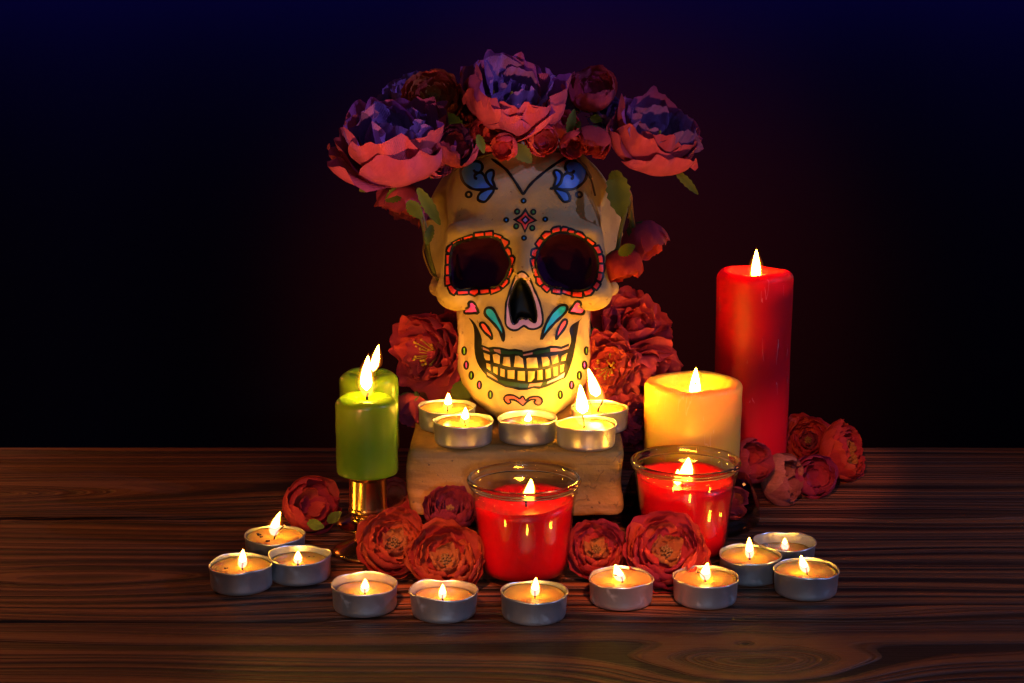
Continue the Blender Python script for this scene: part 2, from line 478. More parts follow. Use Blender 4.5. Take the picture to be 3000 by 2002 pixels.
M['leaf'] = mat_petal('olive_leaf', (.09, .13, .012), (.19, .23, .025), .3, .3)
M['stem'] = mat_simple('olive_stem', (.10, .10, .02), .6, 0, 200, .5)
M['stamen'] = mat_simple('yellow_stamen', (.55, .30, .02), .7, 0, 900, .4)
M['wire'] = mat_simple('brown_floral_wire', (.14, .065, .018), .5, 0, 300, .5)

# ================================================================== setting
def box_faces(x0, x1, y0, y1, z0, z1, bev):
    v = [(x0, y0, z0), (x1, y0, z0), (x1, y1, z0), (x0, y1, z0),
         (x0, y0, z1 - bev), (x1, y0, z1 - bev), (x1, y1, z1 - bev), (x0, y1, z1 - bev),
         (x0, y0 + bev, z1), (x1, y0 + bev, z1), (x1, y1 - bev, z1), (x0, y1 - bev, z1)]
    f = [(3, 2, 1, 0), (0, 1, 5, 4), (1, 2, 6, 5), (2, 3, 7, 6), (3, 0, 4, 7), (4, 5, 9, 8), (5, 6, 10, 9), (6, 7, 11, 10), (7, 4, 8, 11), (8, 9, 10, 11)]
    return v, f
TABLE_BACK = 1261.0
def build_table():
    mb = MB(); v, f = box_faces(-900, 900, 570, TABLE_BACK - 6, -55, -29, 2); mb.add(v, f)
    top = mb.build('table_top', mat_simple('dark_underframe', (.03, .014, .008), .7, 0, 60, .5), smooth=False)
    tag(top, kind='structure')
    edges = [560, 893, 1081, TABLE_BACK]
    knots = [[(.127, .860, .040, .62)], [(-.275, .985, .10, .14)], [(-.42, 1.16, .15, .10)]]
    for k in range(3):
        mb = MB(); v, f = box_faces(-905, 905, edges[k] + 1.4, edges[k + 1] - 1.4, -28, (0, -.6, -.2)[k], 1.6); mb.add(v, f)
        mb.build('plank', mat_wood('stained_pine', knots[k], k + 1), top, smooth=False)
build_table()

def build_backdrop():
    mb = MB(); v, f = [], []
    n, m = 60, 40
    for j in range(m + 1):
        for i in range(n + 1):
            x = -1700 + 3400 * i / n; z = -700 + 2400 * j / m
            y = 1760 + 10 * math.sin(x * .011 + .6 * math.sin(z * .004)) + 6 * math.sin(x * .027 + z * .002)
            v.append((x, y, z))
    for j in range(m):
        for i in range(n):
            a = j * (n + 1) + i
            f.append((a, a + 1, a + n + 2, a + n + 1))
    mb.add(v, f)
    t = NT('dark_cloth'); c = t.mix(t.noise(700, 2, .5, t.obj_co()), (.006, .004, .006), (.010, .006, .010))
    tag(mb.build('backdrop', t.done(t.bsdf(c, .95, 0., None, Specular_IOR_Level=.05))), kind='structure')
build_backdrop()

# ================================================================== clay block and glass dishes
def rbox(hx, hy, hz, r, n=14):
    v, f = [], []
    for ax in range(3):
        for sg in (-1, 1):
            base = len(v)
            for j in range(n + 1):
                for i in range(n + 1):
                    a, b = -1 + 2 * i / n, -1 + 2 * j / n
                    a, b = math.copysign(abs(a) ** .6, a), math.copysign(abs(b) ** .6, b)
                    p = [0, 0, 0]; p[ax] = sg; p[(ax + 1) % 3] = a; p[(ax + 2) % 3] = b
                    q = Vector((p[0] * hx, p[1] * hy, p[2] * hz))
                    c = Vector((max(-hx + r, min(hx - r, q.x)), max(-hy + r, min(hy - r, q.y)), max(-hz + r, min(hz - r, q.z))))
                    d = q - c
                    v.append(tuple(c + d.normalized() * r if d.length > 1e-6 else q))
            for j in range(n):
                for i in range(n):
                    k = base + j * (n + 1) + i
                    q = (k, k + 1, k + n + 2, k + n + 1)
                    f.append(q if sg > 0 else q[::-1])
    return v, f
BR_TOP = 66.0
v, f = rbox(68.2, 100, 23.0, 5.0, 18)
_rb = random.Random(8)
v = [(x + .9 * math.sin(z * .31 + y * .12) * math.sin(x * .09) + 1.2 * math.sin(z * .12 + y * .02) - (.0 if z > 0 else .02 * abs(x) * .0), y + .9 * math.sin(x * .06 + z * .1) + .7 * math.sin(x * .17) + .5 * math.sin(x * .37 + z * .5),
      z + (.5 * math.sin(x * .05 + 1) if z < 0 else 0) + (2.0 * (abs(x) / 68) ** 3 if z < -8 else 0)) for x, y, z in v]
import bmesh as _bm
me = mesh('pedestal_block', v, f, M['clay'])
b = _bm.new(); b.from_mesh(me); _bm.ops.remove_doubles(b, verts=b.verts, dist=1e-5); b.to_mesh(me); b.free()
me.polygons.foreach_set('use_smooth', [True] * len(me.polygons))
tag(obj('pedestal_block', me, None, (.0020, 1.1160, .0430)), 'worn brown pedestal block with rounded edges under the skull and five tea lights', 'block')

def dish(loc, r0, r1, r2, h, label):
    # upturned thick glass dish: foot ring on the table, sloping shoulder, flat top
    prof = [(r0 - 6, .2), (r0, .6), (r0 + .6, 3), (r0 - .2, 13), (r0 - 1.5, 15.5), (r1, h - 5), (r2, h - .8), (r2 - 3, h), (0.01, h)]
    inner = [(0.01, h - 4.5), (r2 - 7, h - 5), (r1 - 5, h - 10), (r0 - 8, 10), (r0 - 8.5, 3), (r0 - 6, .2)]
    return tag(MB().lathe(prof + inner, 64).build('glass_dish', M['dish'], None, loc), label, 'dish')
dish((.1195, 1.080, 0), 46, 40, 36, 33.5, 'upturned thick amber glass dish carrying the yellow pillar candle')
dish((.006, 1.105, 0), 54, 49, 46, 19.8, 'upturned dark glass dish under the brown block')

# ================================================================== the painted skull
TS = 1.100
SK_O = P(1536, 860, TS)
EY, EZ = Vector((0, CP, -SP)), Vector((0, SP, CP))
MMPX = TS / F_PX * 1000
def sk_local(px, py):
    return ((px - 1536) * MMPX, -(py - 860) * MMPX)
def cropA(p): return (1290 + p[0] * .22128, 440 + p[1] * .22128)
def cropB(p): return (1290 + p[0] * .16582, 640 + p[1] * .16582)
def cropC(p): return (1530 + p[0] * .16582, 640 + p[1] * .16582)
def cropD(p): return (1320 + p[0] * .21053, 860 + p[1] * .21053)
def cropE(p): return (1520 + p[0] * .21053, 860 + p[1] * .21053)

EYE_L = [cropB(p) for p in [(190,600),(215,500),(300,430),(420,400),(600,350),(790,332),(930,335),(1060,390),(1115,540),(1190,670),(1240,780),(1220,880),(1150,1060),(1040,1195),(860,1235),(620,1240),(330,1270),(200,1150),(175,980),(165,800)]]
EYE_R = [cropC(p) for p in [(240,700),(305,545),(400,400),(530,290),(680,250),(830,265),(960,310),(1100,390),(1230,500),(1315,640),(1340,800),(1325,960),(1290,1120),(1210,1220),(1060,1280),(880,1280),(690,1235),(520,1225),(400,1150),(300,1010),(245,860)]]
NOSE_H = [(1527,818),(1514,824),(1505.6,839),(1492,880),(1491.6,902),(1499,944),(1507,950.5),(1516,944),(1520,936),(1530,931),(1539,936),(1547,934),(1558,942),(1568,946),(1571.6,934),(1571.6,913),(1562,873),(1551.6,847),(1540,826)]
NOSE_O = [(1529,796),(1515,803),(1505.6,819),(1493,856),(1483,888),(1481,920),(1481,948),(1488.4,961),(1503,968.4),(1518,966),(1534.7,955),(1548,963),(1564,965),(1581,959),(1589.5,948),(1589.5,923),(1581,885),(1566.5,852),(1552,817),(1541,802)]

def poly_sdf(X, Z, pts):
    d = np.full(X.shape, 1e9, np.float32); inside = np.zeros(X.shape, bool)
    n = len(pts)
    for i in range(n):
        ax, az = pts[i]; bx, bz = pts[(i + 1) % n]
        ex, ez = bx - ax, bz - az
        t = np.clip(((X - ax) * ex + (Z - az) * ez) / (ex * ex + ez * ez), 0, 1)
        d = np.minimum(d, (X - ax - t * ex) ** 2 + (Z - az - t * ez) ** 2)
        if az != bz:
            c = ((az > Z) != (bz > Z)) & (X < ex * (Z - az) / ez + ax)
            inside ^= c
    return np.where(inside, -1, 1) * np.sqrt(d)

def surface_nets(D, org, h):
    S = D < 0
    nx, ny, nz = D.shape
    acc = np.zeros((nx - 1, ny - 1, nz - 1, 3), np.float32); cnt = np.zeros((nx - 1, ny - 1, nz - 1), np.float32)
    def sl(o): return tuple(slice(a, a + n - 1) for a, n in zip(o, D.shape))
    corners = [(i, j, k) for i in (0, 1) for j in (0, 1) for k in (0, 1)]
    for c in corners:
        for ax in range(3):
            if c[ax]: continue
            c2 = list(c); c2[ax] = 1
            a, b = D[sl(c)], D[sl(tuple(c2))]
            m = (a < 0) != (b < 0)
            t = np.where(m, a / np.where(m, a - b, 1), 0)
            for q in range(3):
                acc[..., q] += np.where(m, c[q] + (t if q == ax else 0), 0)
            cnt += m
    act = cnt > 0
    idx = -np.ones(act.shape, np.int64); idx[act] = np.arange(act.sum())
    cell = np.argwhere(act)
    V = (cell + acc[act] / cnt[act][:, None]) * h + np.array(org)
    F = []
    for ax in range(3):
        a = [slice(None)] * 3; b = [slice(None)] * 3
        a[ax] = slice(0, -1); b[ax] = slice(1, None)
        m = S[tuple(a)] != S[tuple(b)]
        e = np.argwhere(m)
        u, w_ = (ax + 1) % 3, (ax + 2) % 3
        ok = (e[:, u] > 0) & (e[:, w_] > 0) & (e[:, u] < D.shape[u] - 1) & (e[:, w_] < D.shape[w_] - 1)
        e = e[ok]
        def g(du, dw):
            q = e.copy(); q[:, u] -= du; q[:, w_] -= dw
            return idx[q[:, 0], q[:, 1], q[:, 2]]
        quad = np.stack([g(1, 1), g(0, 1), g(0, 0), g(1, 0)], 1)
        flip = ~S[e[:, 0], e[:, 1], e[:, 2]]
        quad[flip] = quad[flip][:, ::-1]
        F.append(quad)
    return V, np.concatenate(F)

def build_skull_field():
    h = 1.3
    xs = np.arange(-78, 78, h, dtype=np.float32); ys = np.arange(-16, 190, h, dtype=np.float32); zs = np.arange(-92, 112, h, dtype=np.float32)
    X, Y, Z = np.meshgrid(xs, ys, zs, indexing='ij', sparse=True)
    full = np.zeros((len(xs), len(ys), len(zs)), np.float32)
    X = X + full; Y = Y + full; Z = Z + full
    def ell(c, r):
        a, b, d = (X - c[0]) / r[0], (Y - c[1]) / r[1], (Z - c[2]) / r[2]
        k0 = np.sqrt(a * a + b * b + d * d) + 1e-6
        k1 = np.sqrt((a / r[0]) ** 2 + (b / r[1]) ** 2 + (d / r[2]) ** 2) + 1e-6
        return k0 * (k0 - 1) / k1
    def caps(a, b, r1, r2):
        ax, ay, az = a; dx, dy, dz = b[0] - ax, b[1] - ay, b[2] - az
        t = np.clip(((X - ax) * dx + (Y - ay) * dy + (Z - az) * dz) / (dx * dx + dy * dy + dz * dz), 0, 1)
        return np.sqrt((X - ax - t * dx) ** 2 + (Y - ay - t * dy) ** 2 + (Z - az - t * dz) ** 2) - (r1 + (r2 - r1) * t)
    def smin(a, b, k):
        q = np.clip(.5 + .5 * (b - a) / k, 0, 1)
        return b * (1 - q) + a * q - k * q * (1 - q)
    def smax(a, b, k): return -smin(-a, -b, k)
    d = ell((0, 92, 44), (70, 90, 70))
    q3 = (np.abs(X / 52.5) ** 2.7 + np.abs((Y - 54) / 54) ** 2.3 + np.abs((Z - 50) / 60) ** 2.7) ** (1 / 2.5)
    d = smin(d, (q3 - 1) * 50, 6)
    for s in (-1, 1):
        d = smax(d, -ell((s * 69, 45, 42), (19.5, 25, 40)), 4)
    for s in (-1, 1):
        d = smin(d, caps((s * 42, 9, 41), (s * 13, 4, 43), 6.5, 6.5), 7)
        d = smin(d, caps((s * 46.5, 13, 40), (s * 49.5, 15, 6), 5.5, 6.5), 5)
    # middle of the face, upper jaw, lower jaw as stacked rounded slices
    zt = [-92, -87, -84, -78, -70.5, -60, -52, -40, -28, -14, -4, 6, 16, 40]
    wt = [6, 12, 19, 28, 35.5, 42.5, 45.6, 46, 46, 46, 46, 45, 42, 40]
    ft = [20, 12, 7, 2.5, 1.5, 3.5, 4, 2, 3, 6, 7, 7, 6, 6]
    wz, fz = np.interp(Z, zt, wt), np.interp(Z, zt, ft)
    dy = 62 - fz
    g = (np.abs(X / wz) ** 2.7 + np.abs(np.minimum(Y - 62, 0) / dy) ** 2.3) ** (1 / 2.5)
    jaw = (g - 1) * np.minimum(wz, dy) * .8
    jaw = smax(jaw, Y - 96, 8); jaw = smax(jaw, Z - 30, 8); jaw = smax(jaw, -87.5 + .21 * np.maximum(Y - 8, 0) - Z, 5)
    d = smin(d, jaw, 4)
    d = smin(d, ell((0, 32, -47), (31, 36, 15)), 6)
    d = smin(d, ell((0, 16, -74), (22, 15, 11)), 7)
    for s in (-1, 1):
        d = smin(d, ell((s * 44.5, 15, 0), (13, 15, 11.5)), 5)
        d = smin(d, caps((s * 50, 18, 1), (s * 59.5, 52, 5), 8, 4.5), 4)
        d = smin(d, caps((s * 59.5, 52, 5), (s * 62, 96, 10), 4.5, 4), 4)
        d = smax(d, -ell((s * 33, 2, -22), (9, 7, 13)), 6)
        # flat strip down the side of the jaw
        d = smin(d, caps((s * 39.5, 34, -16), (s * 39.5, 32, -46), 4, 3), 4)
    d = smin(d, caps((0, 5, 42), (0, -3, 15), 6.5, 6.5), 7)
    d += .35 * np.sin(X * .21 + 1.3 * np.sin(Z * .13)) * np.sin(Z * .17 + Y * .2)
    unc = d.copy()
    sock = np.full(d.shape, 1e3, np.float32)
    x2, z2 = np.meshgrid(xs, zs, indexing='ij')
    eye2 = []
    def carve(d, pts, shrink, depth, taper, k):
        p2 = [sk_local(*q) for q in pts]
        s2 = poly_sdf(x2, z2, p2) + shrink
        f3 = s2[:, None, :] + np.clip(Y - 13, 0, None) * taper
        f3 = smax(f3, Y - depth, 6)
        if k > 1.5: eye2.append(s2)
        return smax(d, -f3, k), f3
    d, f1 = carve(d, EYE_L, 0.4, 25, .55, 2.0)
    d, f2 = carve(d, EYE_R, 0.4, 25, .55, 2.0)
    d, f3 = carve(d, NOSE_H, .5, 21, .10, 1.0)
    return d, unc, np.minimum(f1, f2), f3, (xs, ys, zs), h, np.minimum(eye2[0], eye2[1])

def build_skull():
    d, unc, fe, fn, (xs, ys, zs), h, eye2 = build_skull_field()
    org = (xs[0], ys[0], zs[0])
    V, Fq = surface_nets(d, org, h)
    U, Uq = surface_nets(unc, org, h)
    def world(A):
        return np.array(SK_O)[None] + (A[:, :1] * np.array([[1., 0, 0]]) + A[:, 1:2] * np.array(EY)[None] + A[:, 2:3] * np.array(EZ)[None]) * .001
    Vw, Uw = world(V), world(U)
    base = Vector((SK_O.x, float(Vw[:, 1].mean()), float(Vw[:, 2].min())))
    root = thing('painted_skull', base, 'life-like plaster skull painted with black outlines, red eye petals and a grin', 'skull')
    me = bpy.data.meshes.new('skull_body')
    me.from_pydata((Vw - np.array(base)).tolist(), [], Fq.tolist())
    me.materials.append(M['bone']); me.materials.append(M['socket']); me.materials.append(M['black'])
    cen = V[Fq].mean(1)
    ii = np.clip(np.round((cen - np.array(org)) / h).astype(int), 0, np.array(d.shape) - 1)
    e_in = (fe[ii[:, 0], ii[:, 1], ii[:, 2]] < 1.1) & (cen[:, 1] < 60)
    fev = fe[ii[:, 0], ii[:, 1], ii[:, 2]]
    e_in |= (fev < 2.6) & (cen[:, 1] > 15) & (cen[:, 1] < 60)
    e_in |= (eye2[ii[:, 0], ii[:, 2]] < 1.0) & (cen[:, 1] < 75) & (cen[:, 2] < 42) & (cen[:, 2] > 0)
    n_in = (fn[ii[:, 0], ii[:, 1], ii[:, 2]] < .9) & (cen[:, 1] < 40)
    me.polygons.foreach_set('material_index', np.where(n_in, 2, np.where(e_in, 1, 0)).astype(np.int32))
    me.polygons.foreach_set('use_smooth', [True] * len(me.polygons))
    me.update()
    obj('skull_body', me, root)
    bv = BVHTree.FromPolygons([tuple(p) for p in Vw], Fq.tolist())
    bu = BVHTree.FromPolygons([tuple(p) for p in Uw], Uq.tolist())
    cam_p = CAM
    cache = {}
    def lay(px, py, off):
        dr = ray(px, py); L = dr.length; dn = dr / L
        lo, no, _, du = bu.ray_cast(cam_p, dn)
        if lo is None:
            q, no, _, du = bu.find_nearest(P(px, py, TS + .02)); lo = q; t = (q - cam_p).length; no2 = no
        else:
            t = du; no2 = no
            l2, n2, _, d2 = bv.ray_cast(cam_p, dn)
            if l2 is not None and d2 < du + .0035:
                lo, t, no2 = l2, d2, n2
        return lo - dn * (off * .001) - base
    def fill(name, pts, mat, off=.3, step=7.0, bulge=0.0, smooth=True):
        xs_, ys_ = [p[0] for p in pts], [p[1] for p in pts]
        loop = []
        n = len(pts)
        for i in range(n):
            a, c = pts[i], pts[(i + 1) % n]
            k = max(1, int(math.dist(a, c) / step))
            loop += [(a[0] + (c[0] - a[0]) * q / k, a[1] + (c[1] - a[1]) * q / k) for q in range(k)]
        inner = []
        y = min(ys_) + step * .5
        while y < max(ys_):
            x = min(xs_) + step * .5
            while x < max(xs_):
                ins, dm = False, 1e9
                for i in range(len(loop)):
                    (ax, ay), (bx, by) = loop[i], loop[(i + 1) % len(loop)]
                    if (ay > y) != (by > y) and x < (bx - ax) * (y - ay) / (by - ay) + ax: ins = not ins
                    dm = min(dm, math.hypot(x - ax, y - ay))
                if ins and dm > step * .45: inner.append((x, y))
                x += step
            y += step
        vv = [Vector(p) for p in loop + inner]
        ee = [(i, (i + 1) % len(loop)) for i in range(len(loop))]
        ov, oe, of, *_ = delaunay_2d_cdt(vv, ee, [], 1, 1e-4)
        cx, cy_ = sum(xs_) / n, sum(ys_) / n
        rm = max(math.dist((cx, cy_), p) for p in pts)
        out = []
        for p in ov:
            o_ = off
            if bulge:
                dm = min(math.hypot(p.x - a[0], p.y - a[1]) for a in loop)
                o_ += bulge * min(1, dm / (rm * .45)) ** .6
            out.append(tuple(lay(p.x, p.y, o_)))
        me = mesh(name, out, [tuple(reversed(q)) for q in of], mat, smooth, 1.0)
        return obj(name, me, root)
    def stroke_geo(mb, pts, wd, closed=False, off=.55, taper=False):
        n = len(pts)
        res = []
        m = n if closed else n - 1
        for i in range(m):
            a, c = pts[i], pts[(i + 1) % n]
            k = max(1, int(math.dist(a, c) / 4.5))
            res += [(a[0] + (c[0] - a[0]) * q / k, a[1] + (c[1] - a[1]) * q / k) for q in range(k)]
        if not closed: res.append(pts[-1])
        N = len(res); v, f = [], []
        for i in range(N):
            a = res[(i - 1) % N] if closed else res[max(i - 1, 0)]
            c = res[(i + 1) % N] if closed else res[min(i + 1, N - 1)]
            tx, ty = c[0] - a[0], c[1] - a[1]; l = math.hypot(tx, ty) or 1
            nx, ny = -ty / l, tx / l
            ww = wd * 1.3 * (1 + .12 * math.sin(i * .9 + len(pts)))
            if not closed and i in (0, N - 1): ww *= .55
            for s_, oo in ((-.5, -.12), (0, .12), (.5, -.12)):
                v.append(tuple(lay(res[i][0] + nx * ww * s_, res[i][1] + ny * ww * s_, off + oo)))
        for i in range(N if closed else N - 1):
            j = (i + 1) % N
            f += [(3 * i, 3 * i + 1, 3 * j + 1, 3 * j), (3 * i + 1, 3 * i + 2, 3 * j + 2, 3 * j + 1)]
        mb.add(v, f)
    def stroke(name, pts, wd, closed=False, off=.55):
        mb = MB(); stroke_geo(mb, pts, wd, closed, off)
        return obj(name, mesh(name, mb.v, mb.f, M['black'], True, 1.0), root)
    def circ(c, rx, ry=None, n=14):
        ry = ry or rx
        return [(c[0] + rx * math.cos(2 * math.pi * i / n), c[1] + ry * math.sin(2 * math.pi * i / n)) for i in range(n)]
    def shape(name, pts, mat, wd=6.0, off=.3):
        o = fill(name, pts, mat, off)
        s_ = stroke('painted_outline', pts, wd, True, off + .25)
        s_.parent = o
        return o
    # ---- eye petals
    RB = [[(218,435),(375,360),(392,400),(240,475)],[(412,345),(560,305),(578,350),(422,395)],[(612,270),(757,258),(765,325),(615,340)],[(795,250),(912,240),(920,315),(798,325)],[(955,280),(1080,325),(1060,372),(942,325)],
          [(1085,355),(1195,410),(1195,445),(1125,520),(1070,380)],[(1135,560),(1190,530),(1225,560),(1243,640),(1195,662)],[(1228,688),(1275,682),(1297,715),(1275,810),(1245,838),(1250,760)],[(1232,875),(1278,890),(1212,1050),(1170,1035)],
          [(1155,1068),(1197,1100),(1185,1140),(1110,1220),(1055,1190)],[(885,1238),(1035,1205),(1058,1262),(905,1328)],[(700,1255),(850,1242),(852,1310),(712,1330)],[(518,1262),(610,1242),(672,1245),(660,1315),(605,1355),(525,1325)],
          [(310,1282),(483,1272),(485,1330),(318,1340)],[(140,1210),(190,1188),(285,1275),(235,1340),(180,1300)],[(92,1030),(172,1020),(185,1150),(98,1175)],[(98,850),(160,838),(165,985),(103,990)],[(107,652),(163,652),(158,800),(110,800)],[(118,580),(145,520),(195,475),(225,505),(175,608)]]
    RC = [[(530,205),(560,180),(655,155),(663,228),(538,255)],[(705,180),(730,168),(797,180),(783,240),(700,230)],[(815,225),(850,202),(915,225),(907,277),(815,250)],[(942,275),(985,248),(1050,275),(1105,330),(1090,378)],[(1122,400),(1160,362),(1275,440),(1265,462),(1225,487)],
          [(1250,515),(1350,500),(1392,590),(1390,610),(1325,622)],[(1340,665),(1400,655),(1422,700),(1422,778),(1352,778)],[(1355,818),(1430,820),(1435,900),(1425,952),(1347,930)],[(1335,968),(1412,985),(1405,1040),(1385,1102),(1315,1082)],[(1310,1120),(1368,1165),(1312,1255),(1245,1200)],
          [(1088,1300),(1210,1225),(1248,1285),(1200,1340),(1120,1362)],[(893,1300),(1055,1308),(1052,1388),(893,1375)],[(712,1250),(860,1288),(850,1355),(712,1310)],[(540,1240),(678,1240),(668,1325),(540,1308)],[(385,1180),(500,1225),(435,1292),(355,1215)],[(258,1050),(310,1050),(365,1145),(312,1180),(265,1130)],
          [(188,893),(240,888),(285,1015),(230,1020)],[(155,735),(215,718),(220,855),(180,840)],[(170,640),(190,570),(240,548),(290,560),(232,690)],[(248,450),(310,370),(372,395),(303,528)],[(350,310),(410,258),(500,255),(508,285),(405,378)]]
    for crop, segs, eye in ((cropB, RB, EYE_L), (cropC, RC, EYE_R)):
        for s_ in segs:
            q = [crop(p) for p in s_]
            o = fill('painted_eye_petal', q, M['red'], .35, 5.0, .25)
            cx = sum(p[0] for p in q) / len(q); cy_ = sum(p[1] for p in q) / len(q)
            big = []
            for x, y in q:
                l = math.hypot(x - cx, y - cy_); big.append((cx + (x - cx) * (l + 3.0) / l, cy_ + (y - cy_) * (l + 3.0) / l))
            k = stroke('painted_outline', big, 6.2, True, .30); k.parent = o
        stroke('painted_eye_outline', smooth_path(eye, 2, True), 6.0, True, .62)
    # ---- nose
    mb = MB()
    def resample(pts, n):
        L = [0]
        for i in range(len(pts)): L.append(L[-1] + math.dist(pts[i], pts[(i + 1) % len(pts)]))
        out = []
        for k in range(n):
            s_ = L[-1] * k / n
            i = max(j for j in range(len(pts)) if L[j] <= s_)
            q = (s_ - L[i]) / (L[i + 1] - L[i]); a, c = pts[i], pts[(i + 1) % len(pts)]
            out.append((a[0] + (c[0] - a[0]) * q, a[1] + (c[1] - a[1]) * q))
        return out
    A, B = resample(NOSE_O, 64), resample(NOSE_H, 64)
    v, f = [], []
    for a, c in zip(A, B):
        for q in range(4):
            v.append(tuple(lay(a[0] + (c[0] - a[0]) * q / 3, a[1] + (c[1] - a[1]) * q / 3, .3)))
    for i in range(64):
        j = (i + 1) % 64
        for q in range(3): f.append((4 * i + q, 4 * i + q + 1, 4 * j + q + 1, 4 * j + q))
    obj('painted_nose_surround', mesh('painted_nose_surround', v, f, M['lilac'], True, 1.0), root)
    stroke('painted_nose_outline', smooth_path(NOSE_O, 2, True), 4.8, True)
    stroke('painted_nose_outline', smooth_path(NOSE_H, 2, True), 4.0, True, .45)
    # ---- forehead
    sp = lambda pts, n=4, closed=False: smooth_path(pts, n, closed)
    stroke('painted_brow_line', sp([cropA(p) for p in [(675,115),(850,240),(950,360),(1030,480),(1098,592)]]), 6.2)
    stroke('painted_brow_line', sp([cropA(p) for p in [(1098,592),(1190,460),(1330,330),(1500,200),(1640,110),(1745,50)]]), 6.2)
    fr = [([(1530,500),(1610,430),(1650,320),(1660,200),(1710,145),(1790,140),(1870,170),(1930,240),(1940,310),(1920,390),(1860,460),(1780,510),(1690,525),(1600,520)],
           [[(1775,265),(1750,300),(1690,295),(1655,240),(1665,180),(1710,145),(1790,140),(1870,170),(1930,240),(1940,310),(1920,390),(1860,460),(1780,510),(1690,525),(1600,520),(1520,500)],
            [(1520,500),(1590,440),(1625,350),(1670,310),(1720,320),(1755,345),(1750,375),(1725,380)], [(1450,512),(1525,500)]],
           [[(1500,500),(1530,400),(1525,350),(1505,300),(1520,270),(1560,270),(1605,310),(1610,370),(1580,440),(1530,490)], [(1510,510),(1560,590),(1620,670),(1660,685),(1710,670),(1715,620),(1680,560),(1620,530)]], (1838,590)),
          ([(690,500),(600,420),(560,330),(555,230),(510,160),(440,150),(370,165),(310,200),(270,260),(275,350),(310,430),(380,490),(450,520),(540,525)],
           [[(440,260),(460,290),(510,300),(555,250),(550,190),(510,155),(440,150),(370,165),(310,200),(270,260),(275,350),(310,430),(380,490),(450,520),(540,525),(650,510),(700,500)],
            [(690,490),(620,420),(580,340),(540,300),(490,310),(455,335),(460,370),(490,380)], [(765,515),(690,500)]],
           [[(730,500),(690,400),(705,340),(705,280),(670,265),(620,290),(600,340),(620,410),(670,475)], [(715,520),(660,610),(600,680),(550,685),(500,660),(500,610),(540,560),(620,520)]], (375,590))]
    for lobe, lines, small, ring in fr:
        o = fill('painted_scroll', sp([cropA(p) for p in lobe], 2, True), M['blue'], .3)
        for l in lines:
            stroke('painted_outline', sp([cropA(p) for p in l]), 6.0, False, .5).parent = o
        for s_ in small:
            shape('painted_leaf', sp([cropA(p) for p in s_], 2, True), M['blue'], 6.0, .33)
        stroke('painted_ring', [cropA(p) for p in circ(ring, 36)], 5.6, True)
    for c in [(1103,672),(873,925),(1390,917),(1108,1165)]:
        shape('painted_dot', [cropA(p) for p in circ(c, 26)], M['sky'], 4.6)
    fill('painted_star_ground', [cropA(p) for p in [(1128,762),(1175,850),(1290,935),(1175,980),(1120,1105),(1065,985),(958,920),(1060,860)]], M['black'], .25)
    fill('painted_star', [cropA(p) for p in [(1128,820),(1165,880),(1240,932),(1165,970),(1118,1058),(1085,975),(1015,930),(1080,880)]], M['red'], .5)
    fill('painted_star_diamond', [cropA(p) for p in [(1128,862),(1190,925),(1125,990),(1065,925)]], M['black'], .7)
    fill('painted_star_heart', [cropA(p) for p in [(1128,895),(1156,925),(1125,957),(1094,930)]], M['lilac'], .9)
    for c, (dx, dy) in (((1018,815), (-.6, -.4)), ((1232,820), (.6, -.4)), ((1005,1010), (-.6, .4)), ((1218,1033), (.4, .6))):
        shape('painted_leaf', [cropA(p) for p in circ(c, 30, 32, 10)], M['green'], 4.4)
    # ---- cheeks and mouth
    shape('painted_heart', sp([cropD(p) for p in [(387,270),(340,275),(240,280),(195,265),(205,215),(255,192),(250,140),(280,115),(325,130),(355,185)]], 2, True), M['pink'])
    shape('painted_heart', sp([cropE(p) for p in [(700,260),(750,180),(790,120),(840,115),(865,150),(858,195),(905,235),(900,280),(850,290),(790,280)]], 2, True), M['pink'])
    shape('painted_drop', sp([cropD(p) for p in [(725,650),(690,540),(600,420),(490,310),(475,250),(500,205),(560,200),(610,240),(660,340),(720,470),(738,540),(740,650)]], 2, True), M['teal'])
    shape('painted_drop', sp([cropE(p) for p in [(310,640),(340,520),(420,340),(520,210),(600,165),(660,170),(675,220),(620,300),(520,390),(420,500),(340,600)]], 2, True), M['teal'])
    shape('painted_drop', sp([cropD(p) for p in [(570,640),(540,600),(470,540),(410,450),(420,410),(465,410),(520,470),(570,560),(576,620)]], 2, True), M['coral'], 5.5)
    shape('painted_drop', sp([cropE(p) for p in [(520,645),(530,540),(570,440),(620,370),(665,370),(670,420),(620,510),(550,600)]], 2, True), M['coral'], 5.5)
    for crop, lst in ((cropD, [(190,800,'lime'),(218,1000,'pink'),(288,1142,'lime'),(400,1275,'pink'),(553,1410,'lime')]), (cropE, [(942,800,'lime'),(915,998,'pink'),(843,1142,'lime'),(735,1275,'pink'),(577,1410,'lime')])):
        for x, y, m_ in lst:
            shape('painted_seed', [crop(p) for p in circ((x, y), 25, 54, 14)], M[m_], 4.6)
    smile_l = [cropD(p) for p in [(250,340),(310,440),(330,560),(330,760),(350,900),(400,1020),(500,1145),(560,1160),(600,1100),(520,1000),(480,930),(450,820),(430,760),(435,640),(400,530),(350,430),(300,370)]]
    smile_r = [cropE(p) for p in [(910,312),(850,380),(830,450),(800,640),(760,870),(710,1040),(660,1160),(600,1195),(560,1150),(600,1050),(630,950),(680,800),(725,680),(720,590),(705,530),(720,460),(780,410),(850,370)]]
    fill('painted_smile', sp(smile_l, 2, True), M['black'], .32)
    fill('painted_smile', sp(smile_r, 2, True), M['black'], .32)
